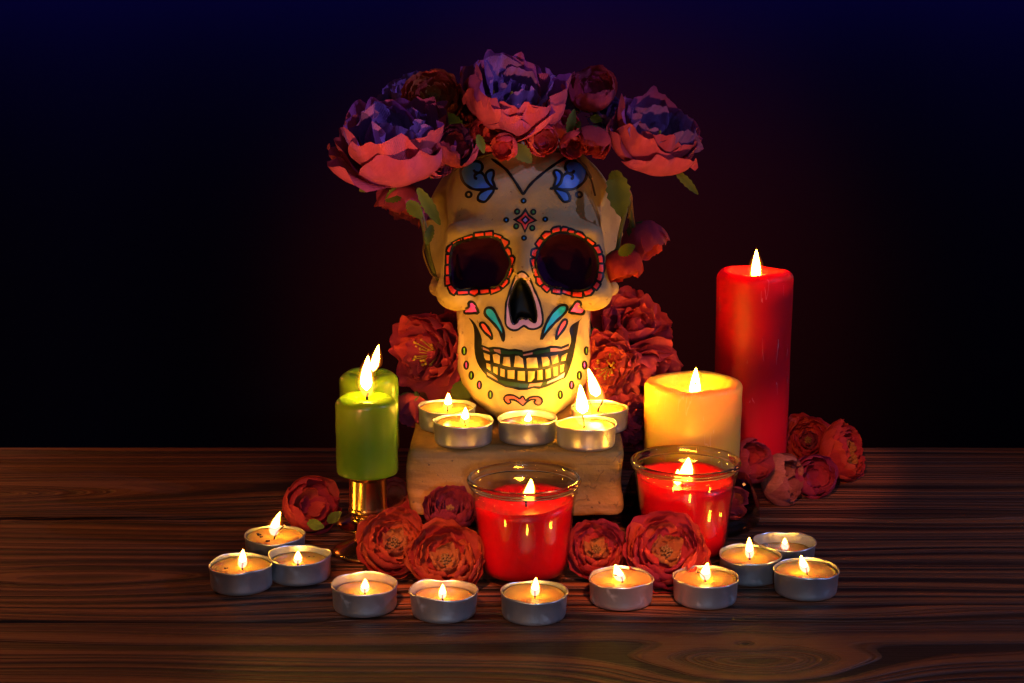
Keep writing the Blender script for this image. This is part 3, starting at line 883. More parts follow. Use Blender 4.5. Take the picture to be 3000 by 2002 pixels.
    mouth = [cropD(p) for p in [(430,715),(530,752),(600,742),(690,750),(810,778),(900,770),(1000,790)]] + [cropE(p) for p in [(60,812),(190,788),(260,762),(370,752),(440,728),(510,728),(590,742),(700,695)]] + \
            [cropE(p) for p in [(690,790),(650,950),(640,1090),(650,1175),(590,1205),(470,1265),(390,1300),(280,1332),(200,1318),(120,1343),(0,1348)]] + [cropD(p) for p in [(870,1325),(760,1305),(660,1255),(600,1225),(500,1165),(480,1080),(440,900)]]
    fill('painted_mouth', mouth, M['black'], .26)
    up = [cropD(p) for p in [(445,745),(530,785),(600,775),(690,782),(810,808),(900,803),(1000,822)]] + [cropE(p) for p in [(60,850),(190,820),(260,797),(370,785),(440,762),(510,762),(590,778),(690,735)]]
    lo = [cropD(p) for p in [(450,782),(545,812),(610,806),(700,842),(810,850),(900,838),(1000,872)]] + [cropE(p) for p in [(65,872),(190,848),(260,850),(340,828),(440,812),(510,808),(590,800),(690,770)]]
    gm = ['gum_pink', 'gum', 'gum_pink', 'gum', 'gum', 'gum', 'gum', 'gum_pink', 'gum', 'gum', 'gum', 'gum_pink', 'gum_pink', 'gum_pink']
    for i in range(len(up) - 1):
        fill('painted_gum', [up[i], up[i + 1], lo[i + 1], lo[i]], M[gm[i]], .5)
    up = [cropD(p) for p in [(505,1098),(570,1132),(650,1190),(760,1222),(880,1236),(960,1244)]] + [cropE(p) for p in [(0,1256),(150,1258),(260,1248),(330,1240),(400,1228),(520,1178),(640,1100)]]
    lo = [cropD(p) for p in [(512,1135),(610,1190),(660,1222),(760,1270),(870,1290),(955,1308)]] + [cropE(p) for p in [(0,1318),(130,1310),(210,1290),(300,1292),(390,1262),(480,1225),(625,1165)]]
    gm = ['gum_pink', 'gum_pink', 'gum', 'gum', 'gum', 'gum', 'gum', 'gum_pink', 'gum_pink', 'gum', 'lilac', 'lilac']
    for i in range(len(up) - 1):
        fill('painted_gum', [up[i], up[i + 1], lo[i + 1], lo[i]], M[gm[i]], .5)
    TD = [[(455,820),(548,855),(550,935),(490,930),(465,890)],[(582,850),(640,838),(692,870),(685,985),(600,965)],[(735,880),(828,882),(838,1028),(722,1000)],[(895,865),(950,865),(1010,910),(1025,1038),(875,1025)],
          [(495,965),(555,985),(558,1080),(500,1040)],[(592,1015),(655,1025),(655,1138),(595,1100)],[(692,1040),(755,1060),(755,1172),(690,1150)],[(790,1065),(895,1065),(890,1195),(790,1185)],[(930,1075),(1040,1080),(1040,1222),(930,1210)]]
    TE = [[(100,905),(130,893),(255,890),(275,1040),(110,1045)],[(310,880),(400,880),(430,930),(425,1000),(330,1025)],[(440,870),(545,850),(555,960),(465,990)],[(595,870),(680,825),(650,935),(590,945)],
          [(125,1080),(225,1080),(220,1180),(170,1230),(125,1235)],[(255,1070),(330,1060),(335,1205),(255,1210)],[(365,1060),(440,1035),(450,1170),(375,1195)],[(478,1025),(540,1015),(545,1140),(485,1155)],[(575,995),(635,985),(620,1085),(580,1105)]]
    for crop, lst in ((cropD, TD), (cropE, TE)):
        for s_ in lst:
            mx, my = sum(p[0] for p in s_) / len(s_), sum(p[1] for p in s_) / len(s_)
            fill('tooth', [crop((mx + (p[0] - mx) * .93, my + (p[1] - my) * .95)) for p in s_], M['tooth'], .45, 5.0, .9)
    shape('painted_chin_scroll', sp([cropD(p) for p in [(1005,1560),(940,1510),(880,1480),(820,1480),(838,1515),(800,1535),(755,1500),(745,1450),(790,1415),(880,1420),(960,1468),(985,1440),(1015,1438)]] +
          [cropE(p) for p in [(95,1490),(150,1450),(250,1435),(310,1460),(325,1510),(290,1550),(240,1545),(215,1510),(240,1482),(170,1478),(100,1520)]], 2, True), M['coral'], 4.6)
    return lambda px, py, off: lay(px, py, off) + base
SURF = build_skull()

# ================================================================== flames and candles
def flame(parent, base, tip, width, bend=0.0, start=.30, blue=False, core_w=.88, heat='table'):
    """teardrop flame between two points (mm, local): bright core inside a faint outer sheath and added bloom shells"""
    b, t = Vector(base), Vector(tip)
    side = Vector((1, 0, 0))
    def ctr(s): return b.lerp(t, s) + side * (bend * math.sin(math.pi * s))
    def prof(s): return (math.sin(math.pi * min(1, s) ** .62)) ** .8 * (1 - .12 * s)
    def hull(s0, s1, k, n, m):
        mb = MB(); v, f = [], []
        for j in range(m + 1):
            s = s0 + (s1 - s0) * j / m
            if s0 > 0:
                q = j / m; r = width / 2 * k * prof(s) * min(1, (q * 5) ** .5 if q < .2 else 1)
            else:
                r = width / 2 * k * prof(s)
            c = ctr(s)
            for i in range(n):
                a = 2 * math.pi * i / n
                v.append((c.x + max(r, .02) * math.cos(a), c.y + max(r, .02) * math.sin(a), c.z))
        for j in range(m):
            for i in range(n):
                q = (i + 1) % n
                f.append((j * n + i, j * n + q, (j + 1) * n + q, (j + 1) * n + i))
        f.append(tuple(range(n))[::-1]); f.append(tuple(m * n + i for i in range(n)))
        mb.add(v, f)
        return mb
    o = hull(start, .97, core_w, 10, 9).build('flame', M['core_' + heat], parent)
    hull(0.0, 1.0, 1.06, 14, 14).build('flame_edge_glow', M['shell'], o)
    hull(0.02, 1.04, 1.28, 14, 14).build('flame_edge_glow', M['halo'], o)  # emissive shell imitating bloom round the flame
    hull(0.03, 1.10, 1.75, 14, 14).build('flame_edge_glow', M['glow'], o)  # wider, fainter bloom shell added round the flame
    if blue or heat == 'table':
        hull(0.0, .45, 1.0, 12, 6).build('flame_base', M['blueflame'], o)
    return o

def wick(parent, pts, r=.55, ember=True):
    o = MB().tube(smooth_path(pts, 4), r, 7).build('wick', M['wick'], parent)
    if ember:
        MB().blob(pts[-1], (.62, .62, .55)).build('wick_tip', M['ember'], o)
    return o

CUP_PROF = [(.01, 0), (16.6, 0), (17.6, .5), (18.1, 1.6), (18.25, 3), (18.6, 12.8), (18.95, 13.2), (19.2, 13.7), (19.15, 14.3), (18.85, 14.55), (18.5, 14.3), (18.35, 13.5), (18.15, 6), (18.0, 1.6), (.01, 1.4)]
def cup_mesh(kind, rng):
    def wob(r, z, a, k):
        if kind == 'dent':
            g = math.exp(-((a - 1.25) / .55) ** 2); g2 = math.exp(-((a - 5.6) / .4) ** 2); g3 = math.exp(-((a - 2.4) / .35) ** 2)
            return r * (1 - (.09 * g * (z / 14) ** 2) - .05 * g2 * (z / 14)), z + (1.3 * g - .8 * g2 + .8 * g3) * (z / 14) ** 3
        if kind == 'dent2':
            g = math.exp(-((a - 1.75) / .35) ** 2); g2 = math.exp(-((a - .35) / .4) ** 2)
            return r * (1 + .045 * math.cos(2 * a + .4) * z / 14 - .10 * g * (z / 14) ** 2 - .05 * g2 * (z / 14)), z + (.9 * math.cos(3 * a) - 1.4 * g) * .8 * (z / 14) ** 3
        k1 = ord(kind[-1]) * 1.7; amp = 1.0 + (ord(kind[-1]) % 3) * .7
        g = math.exp(-(((a - k1) % 6.283 - 3.14) / .3) ** 2)
        return r * (1 + .007 * amp * math.cos(2 * a + k1) * z / 14 + .004 * amp * math.sin(5 * a + k1) * z / 14 - .02 * g * (z / 14) ** 2), z + (.22 * amp * math.sin(2 * a + k1) + .15 * math.sin(7 * a + k1) - .35 * g) * (z / 14) ** 3
    return MB().lathe(CUP_PROF, 56, wob).me('cup', M['alu'])
_r = random.Random(5)
CUPS = {k: cup_mesh(k, _r) for k in ('plain', 'plain1', 'plain2', 'plain3', 'dent', 'dent2')}

def tealight(px, py, z0, fb, ft, fw, label, group, drop=2.6, cup='plain', spin=0., wickpts=None, blue=False, start=.30, bend=0., debris=(), dry=0.):
    c = PZ(px, py, (z0 + 14.5) * .001)
    root = thing('tea_light', (c.x, c.y, z0 * .001 + .0003), label, 'candle', group, Quaternion((0, 0, 1), spin))
    obj('cup', CUPS[cup if cup != 'plain' else ('plain', 'plain1', 'plain2', 'plain3')[int(px) % 4]], root)
    zt = 14.5 - drop
    rng = random.Random(int(px))
    ph = rng.uniform(0, 6)
    def wob(r, z, a, k):
        return r, z + (.35 * math.sin(a * 2 + ph) + .2 * math.sin(5 * a + ph)) * (1 if 3 < k < 8 else 0) * (r / 18)
    kk = 17.6 if cup == 'plain' else 16.3
    prof = [(.01, zt - .9), (3, zt - .85), (7, zt - .7), (9.5 + rng.uniform(-1.5, 1.5), zt - .45), (12.2, zt - .1), (15, zt), (kk - .7, zt + .15), (kk, zt + .75), (kk, 2.2), (.01, 2.2)]
    MB().lathe(prof, 48, wob).build('wax', M['wax'], root)
    inv = Matrix.Rotation(-spin, 3, 'Z')
    tcen = (c - CAM).dot(Vector((0, CP, -SP)))
    def loc(p):
        q = P(p[0], p[1], tcen - .0005) - Vector((c.x, c.y, z0 * .001))
        return inv @ (q * 1000)
    b, t_ = loc(fb), loc(ft)
    mmpx = tcen / F_PX * 1000
    base = Vector((b.x, b.y, zt - .9))
    top = base + Vector((rng.uniform(-.6, .6), rng.uniform(-.4, .4), 3.6))
    if wickpts:
        pts = [(base.x + q[0], base.y + q[1], base.z + q[2]) for q in wickpts]
    else:
        pts = [tuple(base), tuple(base + Vector((0, 0, 1.8))), tuple(top)]
    wick(root, pts)
    flame(root, (b.x, b.y, max(b.z, zt)), t_, fw * mmpx, bend, start, blue, heat='brick' if z0 > 1 else 'table')
    for (x, y, r) in debris:
        mb = MB(); mb.blob((x, y, zt + .25), (r, r * .7, r * .5), rng, 5, 3)
        mb.blob((x + r, y + r * .4, zt + .2), (r * .5, r * .5, r * .4), rng, 5, 3)
        mb.build('burnt_crumb', M['debris'], root, smooth=False)
    return root

GT, GB = 'tea lights on the table', 'tea lights on the brown block'
tealight(805, 1566.5, 0, (803, 1572), (822, 1500), 30, 'tea light with a tall slanting curled wick and dark crumbs, rearmost on the left', GT, 2.4, wickpts=[(0, 0, 0), (.6, 0, 2.5), (2.6, 0, 5.5), (6.5, 0, 9.0)], debris=[(-11, 5, 1.3), (-9, 1, 1.0), (-4, -7, 1.4), (-12, 7, .9)], bend=-1.2)
tealight(706, 1651, 0, (710, 1672), (712, 1610), 27, 'tea light with a black crumb in its wax, farthest left on the table', GT, 2.8, wickpts=[(0, 0, 0), (.1, 0, 2.2), (.5, 0, 4.6)], debris=[(-9, -2, 1.2)])
tealight(878, 1625, 0, (873, 1660), (873, 1615), 25, 'tea light with a sunken pool of wax next to the brass candlestick foot', GT, 5.4, spin=.7, debris=[(10, 5, .6), (12, 3, .5)])
tealight(1068, 1711, 0, (1069, 1741), (1070, 1697), 27, 'dented tea light with a torn wavy rim in front of the green candle', GT, 5.0, cup='dent', spin=.2)
tealight(1300, 1727, 0, (1296, 1759), (1297, 1713), 24, 'squashed tea light with a notched rim, in front of the orange ranunculus', GT, 5.2, cup='dent2')
tealight(1564, 1733, 0, (1567, 1755), (1570, 1693), 27, 'tea light at the front centre before the wide red jar candle', GT, 2.6, spin=1.9, wickpts=[(0, 0, 0), (0, 0, 2.4), (.3, 0, 4.8)])
tealight(1820, 1692, 0, (1819, 1712), (1803, 1655), 34, 'tea light with a flame leaning left, just right of the front centre', GT, 2.2, spin=.4, wickpts=[(1, 0, 0), (.8, 0, 2.5), (-1.5, 0, 4.6), (-4.5, 0, 5.4)])
tealight(2067, 1689, 0, (2067, 1706), (2074, 1650), 32, 'tea light with a hooked wick in front of the large open ranunculus', GT, 2.2, spin=2.5, wickpts=[(0, 0, 0), (.8, 0, 2.4), (3.0, 0, 4.2), (6.0, 0, 4.6)], bend=.8)
tealight(2198, 1625, 0, (2196, 1640), (2195, 1575), 26, 'tea light between two others at the right, below the glass dish', GT, 2.4, spin=3.0, wickpts=[(0, 0, 0), (0, 0, 2.4), (.3, 0, 4.8)])
tealight(2298, 1585, 0, (2300, 1613), (2299, 1578), 22, 'almost burnt out tea light with a tiny bluish flame', GT, 7.6, spin=1.2, blue=True, start=.5)
tealight(2362, 1666, 0, (2361, 1690), (2346, 1628), 28, 'tea light with a left leaning flame, farthest right on the table', GT, 2.4, spin=5.1, wickpts=[(1, 0, 0), (.6, 0, 2.3), (-1.2, 0, 5.0), (-4.0, 0, 7.6)])
tealight(1309, 1190, BR_TOP, (1312, 1208), (1314, 1153), 26, 'tea light at the back left corner of the brown block', GB, 2.6)
tealight(1357, 1232, BR_TOP, (1362, 1252), (1364, 1195), 26, 'tea light at the front left of the brown block with a bright shard of wax', GB, 2.6, spin=.6, debris=[(-10, -7, 1.0)])
tealight(1545, 1224, BR_TOP, (1545, 1250), (1549, 1212), 25, 'tea light at the middle of the brown block right under the chin', GB, 4.6, spin=1.4)
tealight(1757, 1193, BR_TOP, (1752, 1198), (1723, 1080), 42, 'tea light with a tall leaning flame at the back right of the brown block', GB, 2.4, spin=2.2, wickpts=[(0, 0, 0), (-1, 0, 3), (-3.5, 0, 6), (-5, 0, 9)], bend=-1.5)
tealight(1717, 1240, BR_TOP, (1711, 1252), (1700, 1127), 46, 'tea light with a huge flame at the front right of the brown block', GB, 2.2, spin=4.0, wickpts=[(0, 0, 0), (0, 0, 3), (1, 0, 6.5), (2.0, 0, 9)])

def pillar(name, loc, z0, z1, r0, r1, mat, label, flame_px, fw, dish_r, dish_d, seed, shoulder=3.0, notch=None, lit=True, wick_h=6.0, extra=None, start=.12, bend=0.):
    root = thing(name, (loc[0], loc[1], z0 * .001), label, 'candle')
    H = z1 - z0
    rng = random.Random(seed); p1, p2 = rng.uniform(0, 6), rng.uniform(0, 6)
    s = shoulder
    prof = [(.01, 0), (r0 - 2, 0), (r0 - .5, .6), (r0, 2)]
    for k in range(1, 10):
        prof.append((r0 + (r1 - r0) * k / 10, 2 + (H - s - 2) * k / 10))
    for k in range(0, 6):
        a = math.pi / 2 * k / 5
        prof.append((r1 - s + s * math.cos(a), H - s + s * math.sin(a)))
    prof += [(dish_r + (r1 - s - dish_r) * .5, H - .1), (dish_r, H - .8), (dish_r - 1.5, H - dish_d * .55), (dish_r * .7, H - dish_d * .92), (dish_r * .35, H - dish_d), (.01, H - dish_d)]
    n0 = len(prof)
    def wob(r, z, a, k):
        rr = r * (1 + .006 * math.sin(2 * a + p1 + z * .03) + .004 * math.sin(5 * a + p2)) + .12 * math.sin(z * .35 + 3 * a)
        zz = z
        if k > 12:
            zz += .5 * math.sin(2 * a + p2) + .3 * math.sin(5 * a + p1)
            if k > n0 - 7: zz += .35 * math.sin(9 * a + p1 + k) + .25 * math.sin(14 * a + 2 * k)
            if notch:
                for (na, nw, nd) in notch:
                    d = (a - na + math.pi) % (2 * math.pi) - math.pi
                    zz -= nd * math.exp(-(d / nw) ** 2)
        return rr, zz
    MB().lathe(prof, 72, wob).build('wax', mat, root)
    if lit:
        t = (Vector((loc[0], loc[1], z1 * .001)) - CAM).dot(Vector((0, CP, -SP)))
        q = lambda p: (P(p[0], p[1], t) - root.location) * 1000
        mmpx = t / F_PX * 1000
        b, tp = q(flame_px[0]), q(flame_px[1])
        base = (b.x, b.y, H - dish_d - .5)
        wick(root, [base, (b.x, b.y, H - dish_d + wick_h * .5), (b.x + .4, b.y, H - dish_d + wick_h)], .8)
        flame(root, (b.x, b.y, min(b.z, H - dish_d + 2.0)), tp, fw * mmpx, bend, start, heat='pillar')
        for (b2, t2, w2) in (extra or []):
            b_, t_ = q(b2), q(t2)
            flame(root, b_, t_, w2 * mmpx, 0, .05, heat='pillar')
    else:
        wick(root, [(0, 0, H - dish_d - .5), (.2, 0, H - dish_d + 2), (.8, 0, H - dish_d + 4)], .8, False)
    return root

pillar('pillar_candle', (.1736, 1.1845), 0.3, 151.5, 26.2, 27.4, M['red_wax'], 'tall scratched red pillar candle at the right', ((2214, 835), (2216, 730)), 31, 19, 7, 3, 6.0)
pillar('pillar_candle', (.1195, 1.0770), 33.8, 95.5, 31.2, 32.2, M['yellow_wax'], 'short wide yellow pillar candle behind the right jar', ((2034, 1178), (2039, 1077)), 38, 23, 6.5, 8, 3.5, notch=[(4.4, .5, 1.2)])

def candlestick(loc, label):
    prof = [(.01, .3), (22, 0), (23, .8), (22.8, 1.8), (20.5, 3.2), (17, 5.0), (11, 7.6), (7, 10), (5.2, 13), (4.8, 16.5), (5.6, 18.6), (8.6, 20), (10.8, 21.2), (11.2, 22.4), (10.2, 23.8), (9.4, 24.6), (10.8, 25.6), (12, 27), (12.4, 28.4), (11.9, 29.8), (11.7, 31), (11.7, 48), (12.2, 49.2), (14.5, 50.6), (14.5, 51.6), (.01, 51.7)]
    return tag(MB().lathe(prof, 64).build('candlestick', M['brass'], None, loc), label, 'candlestick', 'brass candlesticks')
GF = (-.0904, 1.0118); GK = (-.0933, 1.0668)
candlestick((*GF, .0002), 'polished brass candlestick under the front green candle')
candlestick((*GK, .0002), 'brass candlestick behind, half hidden by the front one')
pillar('green_candle', GF, 52.0, 100.5, 19.2, 19.3, M['green_wax'], 'round shouldered green candle with a forked flame, the front one', ((1076, 1158), (1079, 1040)), 40, 9, 2.2, 11, 4.5,
       start=.16, bend=-1.0, wick_h=5.0, extra=[((1092, 1092), (1109, 1010), 27)])
pillar('green_candle', GK, 52.0, 103.5, 19.2, 19.3, M['green_wax'], 'green candle with a notched melted top, behind the front one', None, 0, 9, 3.5, 12, 5.0, notch=[(4.9, .35, 3.2), (1.5, .3, 2.0)], lit=False)

# ------------------------------------------------------------------ jar candles
def jar(loc, label, level, tilt_dir, tilt, pool, flame_px, fw, seed, extra=None):
    root = thing('jar_candle', loc, label, 'candle', 'red candles in glass jars')
    prof = [(.01, .6), (20, .4), (24.4, .2), (25.6, 1.2), (26.0, 3), (26.9, 12), (28.4, 28), (30.2, 44), (31.4, 53), (31.9, 57.0), (30.9, 57.2), (30.5, 53), (29.3, 44), (27.5, 28), (26.0, 12), (25.0, 5.5), (20, 4.6), (.01, 4.4)]
    MB().lathe(prof, 80).build('glass_jar', M['glass'], root)
    ring = [(31.0, 57.3), (32.2, 57.4), (33.2, 58.0), (33.0, 58.9), (32.8, 59.3), (33.9, 59.9), (34.4, 61.0), (34.0, 62.1), (33.0, 62.7), (31.8, 62.5), (31.0, 61.7), (30.7, 60.5), (30.8, 58.5)]
    MB().lathe(ring, 96, closed=True).build('jar_rim', M['rim'], root)
    ri = lambda z: np.interp(z, [6.6, 12, 28, 44, 53, 58], [25.0, 25.95, 27.45, 29.25, 30.45, 30.8]) - .15
    rng = random.Random(seed); p1 = rng.uniform(0, 6)
    n = 64; v, f = [], []
    rows = [5.2, 8.5, 14, 20, 26, 32, 38, 42]
    for z in rows:
        for i in range(n):
            a = 2 * math.pi * i / n; r = ri(z) if z > 8 else 24.2
            v.append((r * math.cos(a), r * math.sin(a), z))
    nr = len(rows)
    tops = [(1.0, 0), (.93, -.6), (.85, -.30 * pool), (.68, -.75 * pool), (.45, -pool), (.2, -pool), (.01, -pool)]
    for (k, dz) in tops:
        for i in range(n):
            a = 2 * math.pi * i / n
            lv = level + tilt * math.cos(a - tilt_dir) + .5 * math.sin(3 * a + p1) + .3 * math.sin(7 * a) * k
            r = ri(lv) * k
            v.append((r * math.cos(a), r * math.sin(a), level + (lv - level) * k + dz))
    R = nr + len(tops)
    for k in range(R - 1):
        for i in range(n):
            j = (i + 1) % n
            f.append((k * n + i, k * n + j, (k + 1) * n + j, (k + 1) * n + i))
    f.append(tuple(range(n))[::-1])
    mb = MB(); mb.add(v, f); mb.build('wax', M['jar_wax'], root)
    t = (Vector((loc[0], loc[1], .05)) - CAM).dot(Vector((0, CP, -SP)))
    q = lambda p: (P(p[0], p[1], t) - root.location) * 1000
    mmpx = t / F_PX * 1000
    b, tp = q(flame_px[0]), q(flame_px[1])
    wz = level - pool
    wick(root, [(b.x, b.y, wz - .5), (b.x, b.y, wz + 2.5), (b.x - .4, b.y, wz + 5)], .7)
    flame(root, (b.x, b.y, max(b.z, wz + 1)), tp, fw * mmpx, .6, .15, heat='jar')
    for (b2, t2, w2) in (extra or []):
        flame(root, q(b2), q(t2), w2 * mmpx, 0, .05, heat='jar')
    return root
jar((.0072, .9650, .0003), 'red wax candle in a clear flared glass jar, in front of the brown block', 49, .2, 2.0, 5.0, ((1541, 1470), (1556, 1403)), 34, 11)
jar((.1078, 1.0040, .0003), 'red wax candle in a clear flared glass jar, in front of the yellow candle', 52, 2.6, 1.5, 6.0, ((2000, 1420), (2017, 1340)), 46, 23, extra=[((1985, 1425), (1986, 1375), 26)])

# ================================================================== flowers
def petal_mesh(name, L, W, a0, a1, r0, flat, drop, ruf, seed, nu=20, nv=11, zoff=0.0, basew=.35, scal=.04, lean=0.0):
    """petal on a body of revolution round +Z, facing +Y (unit flower radius)"""
    rng = random.Random(seed)
    ph = [rng.uniform(0, 6.3) for _ in range(8)]
    N = 30; tab = [(r0, zoff)]
    for k in range(N):
        a = math.radians(a0 + (a1 - a0) * (k + .5) / N)
        o, u = tab[-1]
        tab.append((o + math.sin(a) * L / N, u + math.cos(a) * L / N))
    def prof(q):
        q = max(0, min(.9999, q)) * N; i = int(q); t = q - i
        a = math.radians(a0 + (a1 - a0) * q / N)
        return tab[i][0] * (1 - t) + tab[i + 1][0] * t, tab[i][1] * (1 - t) + tab[i + 1][1] * t, a
    v, tip = [], []
    for j in range(nv + 1):
        for i in range(nu + 1):
            u, q = -1 + 2 * i / nu, j / nv
            e = q * (1 - drop * (abs(u) ** 3.6) * (.35 + .65 * q)) * (1 + scal * q * (math.sin(3.6 * u + ph[0]) + .6 * math.sin(7.5 * u + ph[1]) + .45 * math.sin(15 * u + ph[5])))
            if j == nv: e *= 1 + rng.uniform(-1, 1) * .022
            o, z, a = prof(e / (1 + 1.6 * scal))
            wv = basew + (1 - basew) * min(1, (q * 1.7)) ** .8
            x = u * W * wv * (1 - .18 * max(0, q - .6) / .4)
            Rw = max(o, .12) * flat
            d = max(-2.6, min(2.6, x / Rw))
            rr = ruf * (q ** 1.6) * (math.sin(3.1 * u + ph[2] + 1.5 * q) + .7 * abs(u) * math.sin(7.5 * u + ph[3] + 3 * q) + .5 * math.sin(4 * q + ph[4]) * u + .5 * q * math.sin(11 * u + ph[6]) + .35 * math.sin(8 * u + 7 * q + ph[7]) * (1 - abs(u)) )
            rr += lean * q * u
            o2 = o + rr * math.cos(a); z2 = z - rr * math.sin(a) * .8
            v.append((Rw * math.sin(d), o2 - Rw * (1 - math.cos(d)), z2))
            tip.append(min(1, .15 + .85 * q * (.75 + .25 * abs(u))))
    f = []
    for j in range(nv):
        for i in range(nu):
            k = j * (nu + 1) + i
            f.append((k, k + 1, k + nu + 2, k + nu + 1))
    me = mesh(name, v, f, None, True, 1.0)
    at = me.attributes.new('tip', 'FLOAT', 'POINT')
    at.data.foreach_set('value', tip)
    return me

def rad(d): return d * math.pi / 180
def sph(n, rho, a1, W, ruf, mi, z=None, a0=96, drop=.25, flat=1.04, scal=.02):
    return dict(n=n, L=rho * rad(a0 - a1), W=W * rho, a0=a0, a1=a1, r0=.02, flat=flat, drop=drop, ruf=ruf * rho, zoff=(1 - rho) * .85 if z is None else z, mi=mi, basew=.5, scal=scal)
KINDS = {
    'peony': [dict(n=6, L=1.22, W=.78, a0=88, a1=-6, r0=.06, flat=1.10, drop=.30, ruf=.085, zoff=0, mi=0, basew=.3, scal=.03),
              dict(n=6, L=1.14, W=.68, a0=72, a1=-10, r0=.06, flat=1.08, drop=.30, ruf=.095, zoff=.05, mi=0, basew=.3, scal=.035),
              dict(n=6, L=1.0, W=.58, a0=56, a1=-10, r0=.06, flat=1.08, drop=.32, ruf=.10, zoff=.08, mi=1, basew=.3, scal=.04),
              dict(n=5, L=.70, W=.36, a0=40, a1=8, r0=.06, flat=1.2, drop=.35, ruf=.07, zoff=.1, mi=1, basew=.35, scal=.04)],
    'ruffle': [dict(n=6, L=1.28, W=.80, a0=98, a1=14, r0=.06, flat=1.15, drop=.30, ruf=.085, zoff=0, mi=0, basew=.3, scal=.03),
               dict(n=6, L=1.18, W=.74, a0=84, a1=-8, r0=.06, flat=1.08, drop=.30, ruf=.095, zoff=.08, mi=0, basew=.3, scal=.035),
               dict(n=5, L=1.06, W=.66, a0=68, a1=-22, r0=.06, flat=1.04, drop=.30, ruf=.095, zoff=.12, mi=0, basew=.3, scal=.04),
               dict(n=5, L=.92, W=.54, a0=52, a1=-28, r0=.06, flat=1.04, drop=.30, ruf=.085, zoff=.16, mi=0, basew=.3, scal=.04),
               dict(n=4, L=.70, W=.40, a0=34, a1=-26, r0=.05, flat=1.04, drop=.30, ruf=.07, zoff=.18, mi=0, basew=.3, scal=.04)],
    'ranunculus': [sph(5, 1.06, 2, .86, .05, 0, 0), sph(5, .98, -14, .86, .045, 0), sph(5, .88, -24, .86, .04, 0), sph(5, .77, -30, .84, .045, 0), sph(5, .65, -30, .80, .05, 0), sph(4, .52, -34, .84, .07, 0, .47), sph(4, .38, -36, .84, .10, 1, .62), sph(3, .25, -30, .86, .10, 1, .76)],
    'bud': [sph(3, 1.0, -30, 1.20, .045, 0, 0), sph(3, .92, -42, 1.10, .05, 0), sph(3, .78, -40, 1.05, .06, 0), sph(3, .60, -34, 1.0, .08, 1), sph(2, .40, -25, 1.0, .10, 1)],
}
PM = {}
for kname, layers in KINDS.items():
    for li, ly in enumerate(layers):
        a = {k: ly[k] for k in ('L', 'W', 'a0', 'a1', 'r0', 'flat', 'drop', 'ruf', 'zoff', 'basew', 'scal')}
        for var in range(3):
            PM[kname, li, var] = petal_mesh('petal', seed=hash((kname == 'peony', len(kname), li, var)) % 9999 + var * 7 + li, lean=(-.05, .03, .06)[var], **a)
_pm_cache = {}
def petal_data(key, mat):
    k = (key, mat)
    if k not in _pm_cache:
        me = PM[key].copy(); me.materials.clear(); me.materials.append(M[mat]); me.name = 'petal'
        _pm_cache[k] = me
    return _pm_cache[k]

def stamen_mesh(seed, mat, n=22, spread=.34, h=.42):
    rng = random.Random(seed); mb = MB()
    for k in range(n):
        a = rng.uniform(0, 6.3); r = rng.uniform(.05, spread); hh = h * rng.uniform(.7, 1.15)
        tx, ty = r * math.cos(a), r * math.sin(a)
        mb.tube([(tx * .3, ty * .3, .1), (tx * .7, ty * .7, .1 + hh * .6), (tx, ty, .1 + hh)], .012, 4, False)
        mb.blob((tx, ty, .1 + hh), (.034, .034, .05), rng, 5, 3)
    return mesh('stamens', mb.v, mb.f, mat, True, 1.0)
def heart_mesh(seed, mat):
    rng = random.Random(seed); mb = MB()
    for k in range(16):
        a = k * 2.4; r = .040 * math.sqrt(k)
        mb.blob((r * math.cos(a), r * math.sin(a), .86 + .1 * math.cos(r * 6) + rng.uniform(-.04, .04)), (.045, .038, .10), rng, 5, 3)
    mb.lathe([(.01, .0), (.12, .2), (.18, .5), (.16, .78), (.01, .85)], 10)
    return mesh('flower_heart', mb.v, mb.f, mat, True, 1.0)
def calyx_mesh(seed, mat):
    rng = random.Random(seed); mb = MB()
    mb.lathe([(.05, -.22), (.10, -.15), (.20, -.05), (.26, .04), (.1, .08)], 12)
    for k in range(6):
        a = k * math.pi / 3 + rng.uniform(-.1, .1); v = []
        for q in range(6):
            s = q / 5; th = s * 1.15
            o, z = .05 + 1.04 * math.sin(th), 1 - 1.04 * math.cos(th) - .03
            wd = .22 * (1 - s) ** .7 * (.6 + .8 * s) + .004
            for sg in (-1, 1):
                v.append((o * math.cos(a) - sg * wd * math.sin(a), o * math.sin(a) + sg * wd * math.cos(a), z))
        mb.add(v, [(2 * q, 2 * q + 1, 2 * q + 3, 2 * q + 2) for q in range(5)])
    return mesh('calyx', mb.v, mb.f, mat, True, 1.0)
STAM = stamen_mesh(3, M['stamen']); HEART = heart_mesh(4, M['stamen']); CALYX = calyx_mesh(5, M['leaf'])
HEART_O = heart_mesh(6, M['heart'])

